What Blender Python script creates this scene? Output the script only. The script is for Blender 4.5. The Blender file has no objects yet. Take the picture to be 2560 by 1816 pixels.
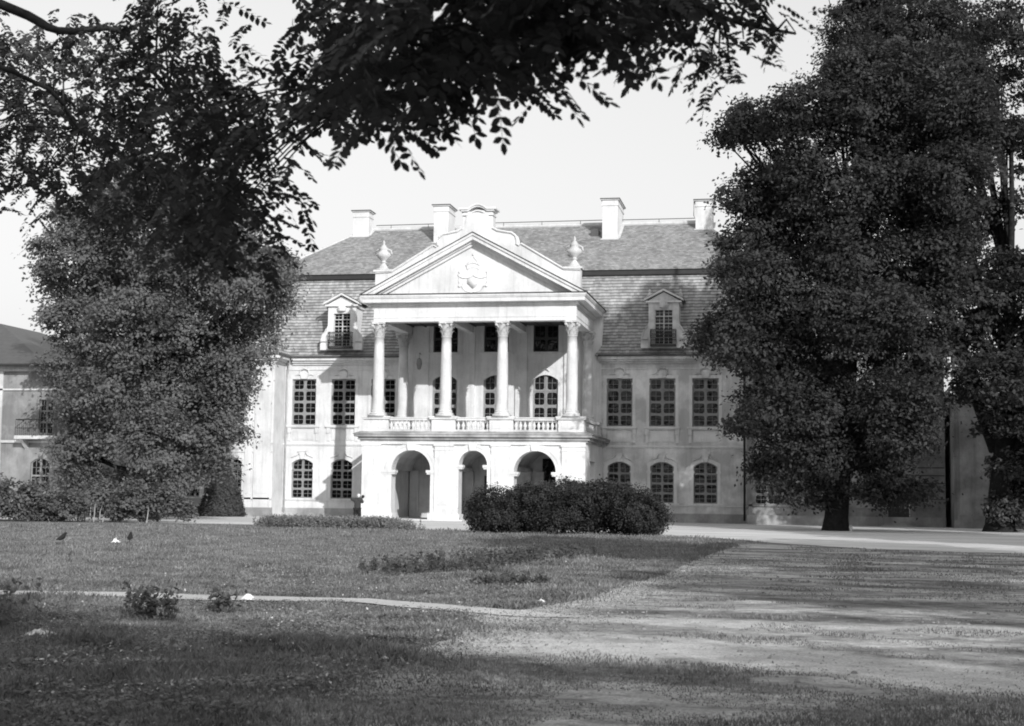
import bpy, math, random
import numpy as np
from mathutils import Vector, Matrix
R_ = math.radians
PI = math.pi
scene = bpy.context.scene
col = scene.collection

# ------------------------------------------------------------------ camera, sky, sun, exposure
cam_d = bpy.data.cameras.new("camera"); cam = bpy.data.objects.new("camera", cam_d); col.objects.link(cam)
CX, CY, CZ = 20.062, -90.401, 1.478
YAW, PITCH, ROLL = R_(11.016), R_(5.296), R_(0.773)
cam.location = (CX, CY, CZ)
fwd = Vector((-math.sin(YAW)*math.cos(PITCH), math.cos(YAW)*math.cos(PITCH), math.sin(PITCH)))
rgt = Vector((math.cos(YAW), math.sin(YAW), 0)); upv = rgt.cross(fwd)
r2 = rgt*math.cos(ROLL) + upv*math.sin(ROLL); u2 = -rgt*math.sin(ROLL) + upv*math.cos(ROLL)
cam.rotation_euler = Matrix((r2, u2, -fwd)).transposed().to_euler()
cam_d.sensor_width = 36; cam_d.lens = 3650.96/2560*36
cam_d.clip_start = 0.1; cam_d.clip_end = 2000
cam_d.dof.use_dof = True; cam_d.dof.focus_distance = 70; cam_d.dof.aperture_fstop = 7.0
scene.camera = cam

SUN = Vector((0.62, -1.0, 0.48)).normalized()
world = bpy.data.worlds.new("World"); scene.world = world; world.use_nodes = True
wn = world.node_tree.nodes; wl = world.node_tree.links
bg = wn["Background"]
sky = wn.new("ShaderNodeTexSky"); sky.sky_type = 'NISHITA'; sky.sun_disc = False
sky.sun_elevation = R_(22.2); sky.sun_rotation = R_(148.2); sky.air_density = 1.6; sky.dust_density = 2.0; sky.ozone_density = 1.0
sep = wn.new("ShaderNodeSeparateColor"); wl.new(sky.outputs[0], sep.inputs[0])
mx = wn.new("ShaderNodeMath"); mx.operation = 'MULTIPLY'; mx.inputs[1].default_value = 0.30; wl.new(sep.outputs[0], mx.inputs[0])
mx2 = wn.new("ShaderNodeMath"); mx2.operation = 'MULTIPLY_ADD'; mx2.inputs[1].default_value = 0.70; wl.new(sep.outputs[2], mx2.inputs[0]); wl.new(mx.outputs[0], mx2.inputs[2])
pw = wn.new("ShaderNodeMath"); pw.operation = 'POWER'; pw.inputs[1].default_value = 0.55; wl.new(mx2.outputs[0], pw.inputs[0])
sc_ = wn.new("ShaderNodeMath"); sc_.operation = 'MULTIPLY'; sc_.inputs[1].default_value = 1.8; wl.new(pw.outputs[0], sc_.inputs[0])
wl.new(sc_.outputs[0], bg.inputs[0])
bg.inputs[1].default_value = 0.15
sd = bpy.data.lights.new("sun", 'SUN'); sun = bpy.data.objects.new("sun", sd); col.objects.link(sun)
sd.energy = 2.7; sd.angle = R_(0.6); sd.color = (1, 1, 1)
sun.rotation_euler = SUN.to_track_quat('Z', 'Y').to_euler(); sun.location = (40, -120, 60)
scene.view_settings.view_transform = 'Standard'; scene.view_settings.look = 'None'
scene.view_settings.exposure = 0.5; scene.view_settings.gamma = 1.0
scene.render.engine = 'CYCLES'
scene.cycles.max_bounces = 8; scene.cycles.diffuse_bounces = 4; scene.cycles.transparent_max_bounces = 8
scene.cycles.filter_width = 1.9

# ------------------------------------------------------------------ materials (the photograph is black and white)
def gray(v): return (v, v, v, 1)
class NT:
    def __init__(s, name):
        s.m = bpy.data.materials.new(name); s.m.use_nodes = True
        s.t = s.m.node_tree; s.n = s.t.nodes; s.l = s.t.links; s.b = s.n["Principled BSDF"]
        s.tc = s.n.new("ShaderNodeTexCoord")
    def noise(s, scale, detail=4, rough=.55, vec=None, stretch=None):
        v = vec or s.tc.outputs["Object"]
        if stretch:
            mp = s.n.new("ShaderNodeMapping"); mp.inputs["Scale"].default_value = stretch; s.l.new(v, mp.inputs[0]); v = mp.outputs[0]
        t = s.n.new("ShaderNodeTexNoise"); t.inputs["Scale"].default_value = scale; t.inputs["Detail"].default_value = detail
        t.inputs["Roughness"].default_value = rough; s.l.new(v, t.inputs["Vector"]); return t.outputs["Fac"]
    def ramp(s, fac, stops):
        r = s.n.new("ShaderNodeValToRGB"); e = r.color_ramp.elements
        while len(e) < len(stops): e.new(0.5)
        for i, (p, v) in enumerate(stops): e[i].position = p; e[i].color = gray(v)
        s.l.new(fac, r.inputs[0]); return r.outputs[0]
    def mul(s, a, b, op='MULTIPLY'):  # any math node
        m = s.n.new("ShaderNodeMath"); m.operation = op
        for i, x in enumerate((a, b)):
            if isinstance(x, (int, float)): m.inputs[i].default_value = x
            else: s.l.new(x, m.inputs[i])
        return m.outputs[0]
    def mix(s, f, a, b):
        m = s.n.new("ShaderNodeMix"); m.data_type = 'FLOAT'
        for i, x in ((0, f), (2, a), (3, b)):
            if isinstance(x, (int, float)): m.inputs[i].default_value = x
            else: s.l.new(x, m.inputs[i])
        return m.outputs[0]
    def base(s, x): s.l.new(x, s.b.inputs["Base Color"])
    def bump(s, h, strength=.3, dist=.02):
        b = s.n.new("ShaderNodeBump"); b.inputs["Strength"].default_value = strength; b.inputs["Distance"].default_value = dist
        s.l.new(h, b.inputs["Height"]); s.l.new(b.outputs[0], s.b.inputs["Normal"])
    def rough(s, v, spec=.3):
        s.b.inputs["Roughness"].default_value = v; s.b.inputs["Specular IOR Level"].default_value = spec; return s.m

def plaster(name, hi, lo, patch=.35):
    n = NT(name)
    a = n.noise(.55, 6, .6); b = n.noise(4.5, 5, .65, stretch=(1, 1, .09)); c = n.noise(9, 3)
    blot = n.ramp(a, [(patch, lo), (patch+.22, hi)])
    streak = n.ramp(b, [(.34, .86), (.50, 1)])
    fine = n.ramp(c, [(.3, .93), (.7, 1.0)])
    n.base(n.mul(n.mul(blot, streak), fine)); n.bump(c, .25, .01)
    return n.rough(.9, .15)
M = {}
M['plaster'] = plaster('pale_plaster', .77, .62, .38)
M['worn'] = plaster('weathered_plaster', .84, .48, .42)
M['trim'] = plaster('plaster_trim', .77, .62, .37)
M['stone'] = plaster('weathered_stone', .70, .48, .36)
M['slab'] = plaster('rain_stained_stone', .56, .26, .44)
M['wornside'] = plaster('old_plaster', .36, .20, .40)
M['plinth'] = plaster('stained_plinth', .46, .26, .42)

def tiles(name, k, row, wid, v0, v1):
    n = NT(name)
    s = n.n.new("ShaderNodeSeparateXYZ"); n.l.new(n.tc.outputs["Object"], s.inputs[0])
    u = s.outputs[0]
    w = n.mul(s.outputs[2], k)
    cb = n.n.new("ShaderNodeCombineXYZ"); n.l.new(u, cb.inputs[0]); n.l.new(w, cb.inputs[1])
    br = n.n.new("ShaderNodeTexBrick"); n.l.new(cb.outputs[0], br.inputs["Vector"])
    br.inputs["Scale"].default_value = 1.0; br.inputs["Brick Width"].default_value = wid; br.inputs["Row Height"].default_value = row
    br.inputs["Mortar Size"].default_value = row*.03; br.inputs["Mortar Smooth"].default_value = .6
    br.inputs["Color1"].default_value = gray(v0*.82); br.inputs["Color2"].default_value = gray(v1*1.12); br.inputs["Mortar"].default_value = gray(v0*.7)
    a = n.ramp(n.noise(.8, 5, .6), [(.35, .82), (.62, 1.08)])
    st = n.ramp(n.noise(3, 4, .6, stretch=(1, 1, .3)), [(.35, .82), (.6, 1.05)])
    wob = n.mul(n.mul(n.noise(2.5, 3, .5, stretch=(1, 1, .1)), .10), w, 'ADD')      # courses sag a little
    line = n.ramp(n.mul(n.mul(wob, 1/row), 1.0, 'FRACT'), [(.0, .30), (.20, .38), (.34, 1.0), (1.0, 1.0)])
    rgb = n.n.new("ShaderNodeRGBToBW"); n.l.new(br.outputs[0], rgb.inputs[0])
    n.base(n.mul(n.mul(n.mul(rgb.outputs[0], a), st), line)); n.bump(line, .4, .03)
    return n.rough(.8, .2)
M['tile_low'] = tiles('mansard_tiles', 1.07, .235, .24, .34, .42)
M['tile_up'] = tiles('upper_roof_tiles', 2.0, .26, .24, .31, .37)

def plain(name, v, rough=.6, spec=.3, var=.15, scale=3, metal=0):
    n = NT(name); n.base(n.ramp(n.noise(scale, 4), [(.3, v*(1-var)), (.7, v*(1+var))])); n.b.inputs["Metallic"].default_value = metal
    return n.rough(rough, spec)
M['dark'] = plain('dark_metal', .035, .5)
M['lead'] = plain('lead_sheet', .09, .5)
M['ridge'] = plain('ridge_cap', .55, .7)
M['frame'] = plain('window_frame_paint', .27, .6)
M['frame_shaded'] = plain('shaded_window_frame_paint', .24, .6)  # same frame paint toned darker for the shaded right-hand windows
M['frame3'] = plain('dark_attic_frame_paint', .05, .6)
M['glass'] = plain('window_glass', .006, .05, .3, .3, 1)
_gl = M['glass']; _t = _gl.node_tree; _n = _t.nodes.new('ShaderNodeTexNoise'); _n.inputs['Scale'].default_value = 1.6; _c = _t.nodes.new('ShaderNodeTexCoord'); _t.links.new(_c.outputs['Object'], _n.inputs['Vector'])
_b = _t.nodes.new('ShaderNodeBump'); _b.inputs['Strength'].default_value = .5; _b.inputs['Distance'].default_value = .12; _t.links.new(_n.outputs['Fac'], _b.inputs['Height']); _t.links.new(_b.outputs[0], _t.nodes['Principled BSDF'].inputs['Normal'])
M['iron'] = plain('wrought_iron', .03, .5)
M['pipe'] = plain('downpipe_zinc', .45, .5)
M['wood'] = plain('dark_door_wood', .06, .6)
M['paper'] = plain('crumpled_paper', .75, .8)
M['bark'] = plain('bark', .022, .95, .1, .4, 6)
M['barkn'] = plain('branch_bark', .035, .95, .1, .4, 20)
M['stem'] = plain('pale_stem', .32, .9, .1, .2, 6)
M['cloth'] = plain('dark_coat_cloth', .05, .9, .1, .2, 8)
M['cloth2'] = plain('dark_trouser_cloth', .022, .9, .1, .2, 8)
M['skin'] = plain('skin', .45, .6, .3, .05)
M['white'] = plain('white_cotton', .75, .8, .1, .05)
M['bird'] = plain('dark_feathers', .02, .7, .2, .2, 20)

def leafmat(name, v, transl=.3, var=.35, scale=2.5):
    n = NT(name); c = n.ramp(n.noise(scale, 3), [(.3, v*(1-var)), (.7, v*(1+var))])
    n.base(c); n.rough(.6, .25)
    tr = n.n.new("ShaderNodeBsdfTranslucent"); n.l.new(c, tr.inputs[0])
    mxs = n.n.new("ShaderNodeMixShader"); mxs.inputs[0].default_value = transl
    out = n.n["Material Output"]; n.l.new(n.b.outputs[0], mxs.inputs[1]); n.l.new(tr.outputs[0], mxs.inputs[2]); n.l.new(mxs.outputs[0], out.inputs[0])
    return n.m
M['leaf_right'] = leafmat('broad_leaves', .062, .4)
M['leaf_left'] = leafmat('maple_leaves', .175, .4, .2)
M['leaf_near'] = leafmat('pinnate_leaves', .055, .25, .3, 8)
M['leaf_bush'] = leafmat('lilac_leaves', .050)
M['leaf_pale'] = leafmat('pale_shrub_leaves', .14)
M['leaf_yew'] = leafmat('yew_needles', .085)
M['leaf_bed'] = leafmat('bed_leaves', .24)
M['leaf_weed'] = leafmat('weed_leaves', .10)
M['grass'] = leafmat('grass_blades', .215, .3, .45, .9)
_g = M['grass'].node_tree; _r = [x for x in _g.nodes if x.type == 'VALTORGB'][0]; _tc = [x for x in _g.nodes if x.type == 'TEX_COORD'][0]
_n = _g.nodes.new("ShaderNodeTexNoise"); _n.inputs["Scale"].default_value = 14; _n.inputs["Detail"].default_value = 3; _g.links.new(_tc.outputs["Object"], _n.inputs["Vector"])
_q = _g.nodes.new("ShaderNodeMapRange"); _q.inputs[1].default_value = .32; _q.inputs[2].default_value = .68; _q.inputs[3].default_value = .45; _q.inputs[4].default_value = 1.5; _g.links.new(_n.outputs["Fac"], _q.inputs[0])
_m = _g.nodes.new("ShaderNodeMath"); _m.operation = 'MULTIPLY'; _g.links.new(_r.outputs[0], _m.inputs[0]); _g.links.new(_q.outputs[0], _m.inputs[1])
for _t in [x for x in _g.nodes if x.type in ('BSDF_PRINCIPLED', 'BSDF_TRANSLUCENT')]: _g.links.new(_m.outputs[0], _t.inputs[0])
M['track'] = None
M['daisy'] = plain('petals', .55, .8)
M['litter'] = plain('dry_leaves', .30, .9, .1, .5, 30)

def ground_mat():
    n = NT('lawn_soil')
    a = n.ramp(n.noise(.22, 5, .6), [(.35, .15), (.65, .24)]); b = n.ramp(n.noise(5, 5, .7), [(.3, .6), (.7, 1.3)])
    n.base(n.mul(a, b)); n.bump(n.noise(12, 4), .6, .04); return n.rough(.95, .1)
M['ground'] = ground_mat()
def dirt_mat():
    n = NT('trodden_dirt')
    a = n.ramp(n.noise(.5, 6, .68, stretch=(.55, 1.25, 1)), [(.40, .22), (.50, .46), (.60, .74)])
    b = n.ramp(n.noise(3.0, 6, .75), [(.34, .5), (.60, 1.1)]); c = n.ramp(n.noise(34, 6, .8), [(.33, .55), (.62, 1.18)])
    sp = n.n.new("ShaderNodeSeparateXYZ"); n.l.new(n.tc.outputs["Object"], sp.inputs[0])
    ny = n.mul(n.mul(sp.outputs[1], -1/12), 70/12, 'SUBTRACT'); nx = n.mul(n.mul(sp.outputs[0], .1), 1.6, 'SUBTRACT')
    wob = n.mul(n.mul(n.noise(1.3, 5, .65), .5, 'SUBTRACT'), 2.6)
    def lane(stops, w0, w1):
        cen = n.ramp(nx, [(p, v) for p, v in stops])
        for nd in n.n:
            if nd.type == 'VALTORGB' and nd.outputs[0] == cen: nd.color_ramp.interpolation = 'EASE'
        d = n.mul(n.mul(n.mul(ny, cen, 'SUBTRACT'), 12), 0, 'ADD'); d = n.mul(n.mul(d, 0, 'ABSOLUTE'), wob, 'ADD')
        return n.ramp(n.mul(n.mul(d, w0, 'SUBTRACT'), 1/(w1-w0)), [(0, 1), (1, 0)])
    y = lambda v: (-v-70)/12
    l1 = lane([(.08, y(-75.6)), (.34, y(-75.8)), (.59, y(-77.5)), (.9, y(-79.8))], .5, 1.5)       # sunlit band painted into the dirt as a pale track, bending right
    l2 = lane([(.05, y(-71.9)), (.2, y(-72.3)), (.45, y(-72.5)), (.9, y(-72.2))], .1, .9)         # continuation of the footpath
    ex = n.ramp(n.mul(n.mul(sp.outputs[1], 1/40), 2, 'ADD'), [(.12, .075), (.3, .09), (.5, .155), (.62, .16), (.9, .2)])   # pale worn margin beside the turf
    dx = n.mul(n.mul(n.mul(nx, ex, 'SUBTRACT'), 10), n.mul(wob, .5), 'ADD')
    l3 = n.mul(n.ramp(dx, [(0, 1), (1, 0)]), n.ramp(n.mul(n.mul(sp.outputs[1], 1/40), 2, 'ADD'), [(.12, 0), (.18, 1), (.5, 1), (.62, 0)]))
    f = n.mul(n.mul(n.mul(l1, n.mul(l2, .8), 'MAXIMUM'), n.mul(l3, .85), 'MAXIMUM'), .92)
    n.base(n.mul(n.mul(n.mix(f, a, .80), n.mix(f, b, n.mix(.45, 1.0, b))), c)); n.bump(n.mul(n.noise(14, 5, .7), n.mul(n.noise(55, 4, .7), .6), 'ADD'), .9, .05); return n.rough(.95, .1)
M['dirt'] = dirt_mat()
def gravel_mat(name, v):
    n = NT(name)
    a = n.ramp(n.noise(.5, 5, .6, stretch=(.3, 1, 1)), [(.35, v*.8), (.62, v*1.1)]); c = n.ramp(n.noise(30, 3, .7), [(.3, .8), (.65, 1.1)])
    n.base(n.mul(a, c)); n.bump(n.noise(25, 4), .5, .02); return n.rough(.95, .1)
M['gravel'] = gravel_mat('pale_gravel', .66)
M['path'] = gravel_mat('sandy_path', .56)
M['track'] = gravel_mat('pale_sunlit_track', .46)  # unused; pale dirt tone for the painted sunlit band
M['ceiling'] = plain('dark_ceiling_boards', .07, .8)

# ------------------------------------------------------------------ mesh helpers
class MB:
    def __init__(s): s.v = []; s.f = []
    def add(s, vs, fs):
        o = len(s.v); s.v += [tuple(p) for p in vs]; s.f += [tuple(i+o for i in f) for f in fs]; return s
    def box(s, x0, x1, y0, y1, z0, z1):
        return s.add([(x0,y0,z0),(x1,y0,z0),(x1,y1,z0),(x0,y1,z0),(x0,y0,z1),(x1,y0,z1),(x1,y1,z1),(x0,y1,z1)],
                     [(0,3,2,1),(4,5,6,7),(0,1,5,4),(1,2,6,5),(2,3,7,6),(3,0,4,7)])
    def prism(s, poly, y0, y1):                     # polygon in x,z pushed along y
        n = len(poly)
        return s.add([(x,y0,z) for x,z in poly]+[(x,y1,z) for x,z in poly],
                     [tuple(range(n)), tuple(range(2*n-1,n-1,-1))]+[(i,i+n,(i+1)%n+n,(i+1)%n) for i in range(n)])
    def prism_x(s, poly, x0, x1):                   # polygon in y,z pushed along x
        n = len(poly)
        return s.add([(x0,y,z) for y,z in poly]+[(x1,y,z) for y,z in poly],
                     [tuple(range(n)), tuple(range(2*n-1,n-1,-1))]+[(i,i+n,(i+1)%n+n,(i+1)%n) for i in range(n)])
    def lathe(s, prof, cx, cy, seg=16, cap=True):
        vs = []; fs = []
        for r, z in prof:
            for k in range(seg):
                a = 2*PI*k/seg; vs.append((cx+r*math.cos(a), cy+r*math.sin(a), z))
        for i in range(len(prof)-1):
            for k in range(seg):
                a = i*seg+k; b = i*seg+(k+1)%seg; fs.append((a, b, b+seg, a+seg))
        if cap: fs.append(tuple(range(seg-1,-1,-1))); fs.append(tuple(range((len(prof)-1)*seg, len(prof)*seg)))
        return s.add(vs, fs)
    def tube(s, path, rad, seg=6):
        path = [Vector(p) for p in path]; n = len(path)
        if not isinstance(rad, (list, tuple)): rad = [rad]*n
        vs = []; fs = []
        for i, p in enumerate(path):
            t = (path[min(i+1, n-1)]-path[max(i-1, 0)]).normalized()
            ref = Vector((0,0,1)) if abs(t.z) < .9 else Vector((1,0,0))
            a = t.cross(ref).normalized(); b = t.cross(a)
            for k in range(seg):
                w = 2*PI*k/seg; vs.append(p+a*math.cos(w)*rad[i]+b*math.sin(w)*rad[i])
        for i in range(n-1):
            for k in range(seg):
                q = i*seg+k; r = i*seg+(k+1)%seg; fs.append((q, r, r+seg, q+seg))
        fs.append(tuple(range(seg))); fs.append(tuple(range((n-1)*seg, n*seg)))
        return s.add(vs, fs)
    def build(s, name, mat, parent=None, smooth=False):
        me = bpy.data.meshes.new(name); me.from_pydata(s.v, [], s.f); me.update()
        if smooth: me.polygons.foreach_set("use_smooth", [True]*len(me.polygons))
        return link(name, me, mat, parent)
def link(name, me, mat, parent=None):
    o = bpy.data.objects.new(name, me)
    if mat is not None and not me.materials: me.materials.append(M[mat] if isinstance(mat, str) else mat)
    col.objects.link(o)
    if parent is not None: o.parent = parent
    return o
def np_mesh(name, V, F, mat, parent=None):
    """V (n,3) float, F (m,k) int"""
    me = bpy.data.meshes.new(name); k = F.shape[1]
    me.vertices.add(len(V)); me.vertices.foreach_set("co", np.ascontiguousarray(V, dtype=np.float32).ravel())
    me.loops.add(F.size); me.loops.foreach_set("vertex_index", np.ascontiguousarray(F, dtype=np.int32).ravel())
    me.polygons.add(len(F)); me.polygons.foreach_set("loop_start", np.arange(0, F.size, k, dtype=np.int32))
    me.update(calc_edges=True)
    return link(name, me, mat, parent)
def tag(o, label, cat, group=None, kind=None):
    if label: o["label"] = label
    if cat: o["category"] = cat
    if group: o["group"] = group
    if kind: o["kind"] = kind
    return o
def empty(name, loc=(0,0,0)):
    o = bpy.data.objects.new(name, None); o.location = loc; col.objects.link(o); return o
def struct(o): o["kind"] = "structure"; return o
def child_copy(o, parent, dx=0, dy=0, dz=0):
    c = o.copy(); col.objects.link(c); c.parent = parent; c.location = (o.location.x+dx, o.location.y+dy, o.location.z+dz)
    for k in list(o.children):
        d = k.copy(); col.objects.link(d); d.parent = c
    return c

# ------------------------------------------------------------------ ground, gravel, yard, path
g = MB(); g.add([(-400,-300,0),(400,-300,0),(400,400,0),(-400,400,0)], [(0,1,2,3)])
struct(g.build('ground', 'ground'))
rng = np.random.default_rng(7)
def wob(a, b, n, amp, seed):
    r = random.Random(seed); out = []
    for i in range(n):
        t = i/n; out.append((a[0]+(b[0]-a[0])*t+r.uniform(-amp, amp), a[1]+(b[1]-a[1])*t+r.uniform(-amp, amp)))
    return out
def wobble_line(pts, step, amp, seed):
    out = []
    for i in range(len(pts)-1):
        d = math.dist(pts[i], pts[i+1]); out += wob(pts[i], pts[i+1], max(1, int(d/step)), amp, seed+i)
    out.append(pts[-1]); return out
DRIVE_EDGE = [(-60,-17),(-20,-19.5),(-7,-21.3),(1.9,-23.9),(6.2,-27.2),(11,-28.4),(15.2,-29.4),(17.2,-31.5),(19.2,-36.5),(22.4,-41.5),(30,-45),(60,-48)]
e1 = wobble_line(DRIVE_EDGE, .7, .16, 1)
def sheet(name, poly, z, mat):
    me = bpy.data.meshes.new(name); me.from_pydata([(x,y,z) for x,y in poly], [], [tuple(range(len(poly)))]); me.update()
    return struct(link(name, me, mat))
sheet('gravel_drive', e1+[(60,40),(-60,40)], .012, 'gravel')
YARD_EDGE = [(16.7,-90),(16.66,-81.3),(16.5,-78.6),(16.45,-75.8),(16.5,-73.6),(15.9,-71.9),(16.45,-71.0),(16.95,-68.8),(17.15,-64.4),(17.45,-61.4),(17.5,-55.7),(17.8,-46.1),(18.3,-38.5)]
e2 = wobble_line(YARD_EDGE, .25, .09, 50)
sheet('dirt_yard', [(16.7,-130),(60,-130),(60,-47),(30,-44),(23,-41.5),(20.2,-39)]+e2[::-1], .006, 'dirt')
PATH = [(-30,-64.5),(0,-69.2),(8.6,-70.75),(10.4,-70.4),(12.0,-70.55),(14.0,-70.28),(15.7,-71.3),(16.8,-71.9),(17.3,-72.1)]
PW = [.5,.5,.42,.45,.46,.38,.45,.45,.12]
top = []; bot = []
for i, (x, y) in enumerate(PATH): top.append((x, y+PW[i])); bot.append((x, y-PW[i]))
sheet('path', wobble_line(bot, .25, .05, 90)+wobble_line(top, .25, .05, 130)[::-1], .016, 'path')

# ------------------------------------------------------------------ wall builder
def arc_pts(o, n=10):
    if o.get('circ'): return [(o['x']-o['hw']*math.cos(PI*k/(2*n)), o['zs']+o['hw']*math.sin(PI*k/(2*n))) for k in range(2*n+1)]
    if o.get('rise', 0) <= 0: return [(o['x']-o['hw'], o['zs']), (o['x']+o['hw'], o['zs'])]
    return [(o['x']+o['hw']*(2*k/n-1), o['zs']+o['rise']*(1-(2*k/n-1)**2)) for k in range(n+1)]
def wall(mb, x0, x1, z0, z1, Y, ops, thick=.22):
    cur = x0
    for o in sorted(ops, key=lambda q: q['x']):
        l, r = o['x']-o['hw'], o['x']+o['hw']
        mb.add([(cur,Y,z0),(l,Y,z0),(l,Y,z1),(cur,Y,z1)], [(0,1,2,3)])
        if o['zb'] > z0+1e-4: mb.add([(l,Y,z0),(r,Y,z0),(r,Y,o['zb']),(l,Y,o['zb'])], [(0,1,2,3)])
        a = arc_pts(o)
        for p, q in zip(a, a[1:]): mb.add([(p[0],Y,p[1]),(q[0],Y,q[1]),(q[0],Y,z1),(p[0],Y,z1)], [(0,1,2,3)])
        lp = [(l,o['zb'])]+a+[(r,o['zb'])]
        t = o.get('t', thick)
        for p, q in zip(lp, lp[1:]): mb.add([(p[0],Y,p[1]),(q[0],Y,q[1]),(q[0],Y+t,q[1]),(p[0],Y+t,p[1])], [(0,1,2,3)])
        if not o.get('nosill'): mb.add([(l,Y,o['zb']),(r,Y,o['zb']),(r,Y+t,o['zb']),(l,Y+t,o['zb'])], [(0,1,2,3)])
        cur = r
    mb.add([(cur,Y,z0),(x1,Y,z0),(x1,Y,z1),(cur,Y,z1)], [(0,1,2,3)])
def surround(mb, o, Y, w=.2, d=.05, ear=0):
    """raised plaster band round an opening"""
    a = arc_pts(o); l, r = o['x']-o['hw'], o['x']+o['hw']
    inn = [(l,o['zb'])]+a+[(r,o['zb'])]
    out = [(l-w,o['zb'])]+[(o['x']+(p[0]-o['x'])*(o['hw']+w)/o['hw'], p[1]+w) for p in a]+[(r+w,o['zb'])]
    n = len(inn); y0 = Y-d
    vs = [(p[0],y0,p[1]) for p in inn]+[(p[0],y0,p[1]) for p in out]+[(p[0],Y,p[1]) for p in inn]+[(p[0],Y,p[1]) for p in out]
    fs = []
    for i in range(n-1): fs += [(i,i+1,n+i+1,n+i), (n+i,n+i+1,3*n+i+1,3*n+i), (i,i+1,2*n+i+1,2*n+i)]
    mb.add(vs, fs)
    for s in (-1, 1):
        if ear: mb.box(o['x']+s*(o['hw']+w/2)-w*.75, o['x']+s*(o['hw']+w/2)+w*.75, Y-d*.8, Y, o['zs']-.45, o['zs']-.3)
def window_mesh(hw, h, rise, cols, rows, rc=.11, m=.075, toph=None):
    """frame: plate with rounded panes and thin glazing bars, around local origin at the sill centre; y=0 is the front"""
    mb = MB(); w = 2*hw
    arch = lambda x: h+rise*(1-(x/hw)**2) if rise else h
    cwid = w/cols
    th = toph or h/rows
    zs = [0]+[(h-th)*(i+1)/(rows-1) for i in range(rows-1)]+[h] if rows > 1 else [0, h]
    for c in range(cols):
        for r in range(rows):
            x0, x1 = -hw+c*cwid, -hw+(c+1)*cwid; z0, z1 = zs[r], zs[r+1]; last = r == rows-1
            T = arch if last else (lambda x, z=z1: z)
            mm = m if not last else m+.02
            a0, a1, b0 = x0+mm, x1-mm, z0+m
            hole = []; outr = []
            def corner(cx, cz, ex, ez, sx, sz, istop):
                for k in range(3):
                    pass
            # bottom-left, bottom-right, top-right, top-mid, top-left
            k45 = rc*.29
            hole += [(a0, b0+rc), (a0+k45, b0+k45), (a0+rc, b0)]; outr += [(x0, b0+rc), (x0, z0), (a0+rc, z0)]
            hole += [(a1-rc, b0), (a1-k45, b0+k45), (a1, b0+rc)]; outr += [(a1-rc, z0), (x1, z0), (x1, b0+rc)]
            tz = lambda x: T(x)-m
            hole += [(a1, tz(a1)-rc), (a1-k45, tz(a1-k45)-k45), (a1-rc, tz(a1-rc))]; outr += [(x1, tz(a1)-rc), (x1, T(x1)), (a1-rc, T(a1-rc))]
            xm = (x0+x1)/2; hole.append((xm, tz(xm))); outr.append((xm, T(xm)))
            hole += [(a0+rc, tz(a0+rc)), (a0+k45, tz(a0+k45)-k45), (a0, tz(a0)-rc)]; outr += [(a0+rc, T(a0+rc)), (x0, T(x0)), (x0, tz(a0)-rc)]
            n = len(hole)
            vs = [(p[0],0,p[1]) for p in hole]+[(p[0],0,p[1]) for p in outr]+[(p[0],.06,p[1]) for p in hole]
            fs = []
            for i in range(n):
                j = (i+1)%n; fs += [(i,j,n+j,n+i), (i,j,2*n+j,2*n+i)]
            mb.add(vs, fs)
            zm = (b0+tz(xm))/2
            mb.box(xm-.011, xm+.011, .03, .05, b0, tz(xm)); mb.box(a0, a1, .031, .049, zm-.011, zm+.011)
    mb.box(-.035, .035, -.03, -.002, 0, arch(0)-.01)
    if rows > 2: mb.box(-hw, hw, -.035, -.003, h-th-.03, h-th+.03)
    gl = MB(); pts = [(-hw,0),(hw,0)]+[(hw*(1-2*k/8), arch(hw*(1-2*k/8))) for k in range(9)]
    gl.add([(x,.075,z) for x, z in pts], [tuple(range(len(pts)))])
    return mb, gl
WIN = {}
def window(parent, kind, x, z, Y, mat='frame', name='window'):
    key = (kind, mat)
    if key not in WIN:
        spec = {'up': (.885, 3.27, 0, 2, 4, .12, .085, .78), 'low': (.79, 2.45, .32, 2, 4, .10, .07, .48),
                'door': (.87, 3.95, .36, 2, 4, .13, .10, .85), 'mezz': (.87, 1.85, 0, 2, 2, .10, .08, None),
                'dorm': (.6, 2.4, 0, 2, 5, .02, .03, None), 'pav': (.885, 3.27, 0, 2, 4, .12, .085, .78)}[kind]
        f, gl = window_mesh(*spec)
        fo = f.build(name, mat, parent); go = gl.build('pane', 'glass', fo)
        WIN[key] = fo; fo.location = (x, Y, z); return fo
    s = WIN[key]; c = s.copy(); c.name = name; col.objects.link(c); c.parent = parent; c.location = (x, Y, z)
    for k in s.children:
        d = k.copy(); col.objects.link(d); d.parent = c
    return c

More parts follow.
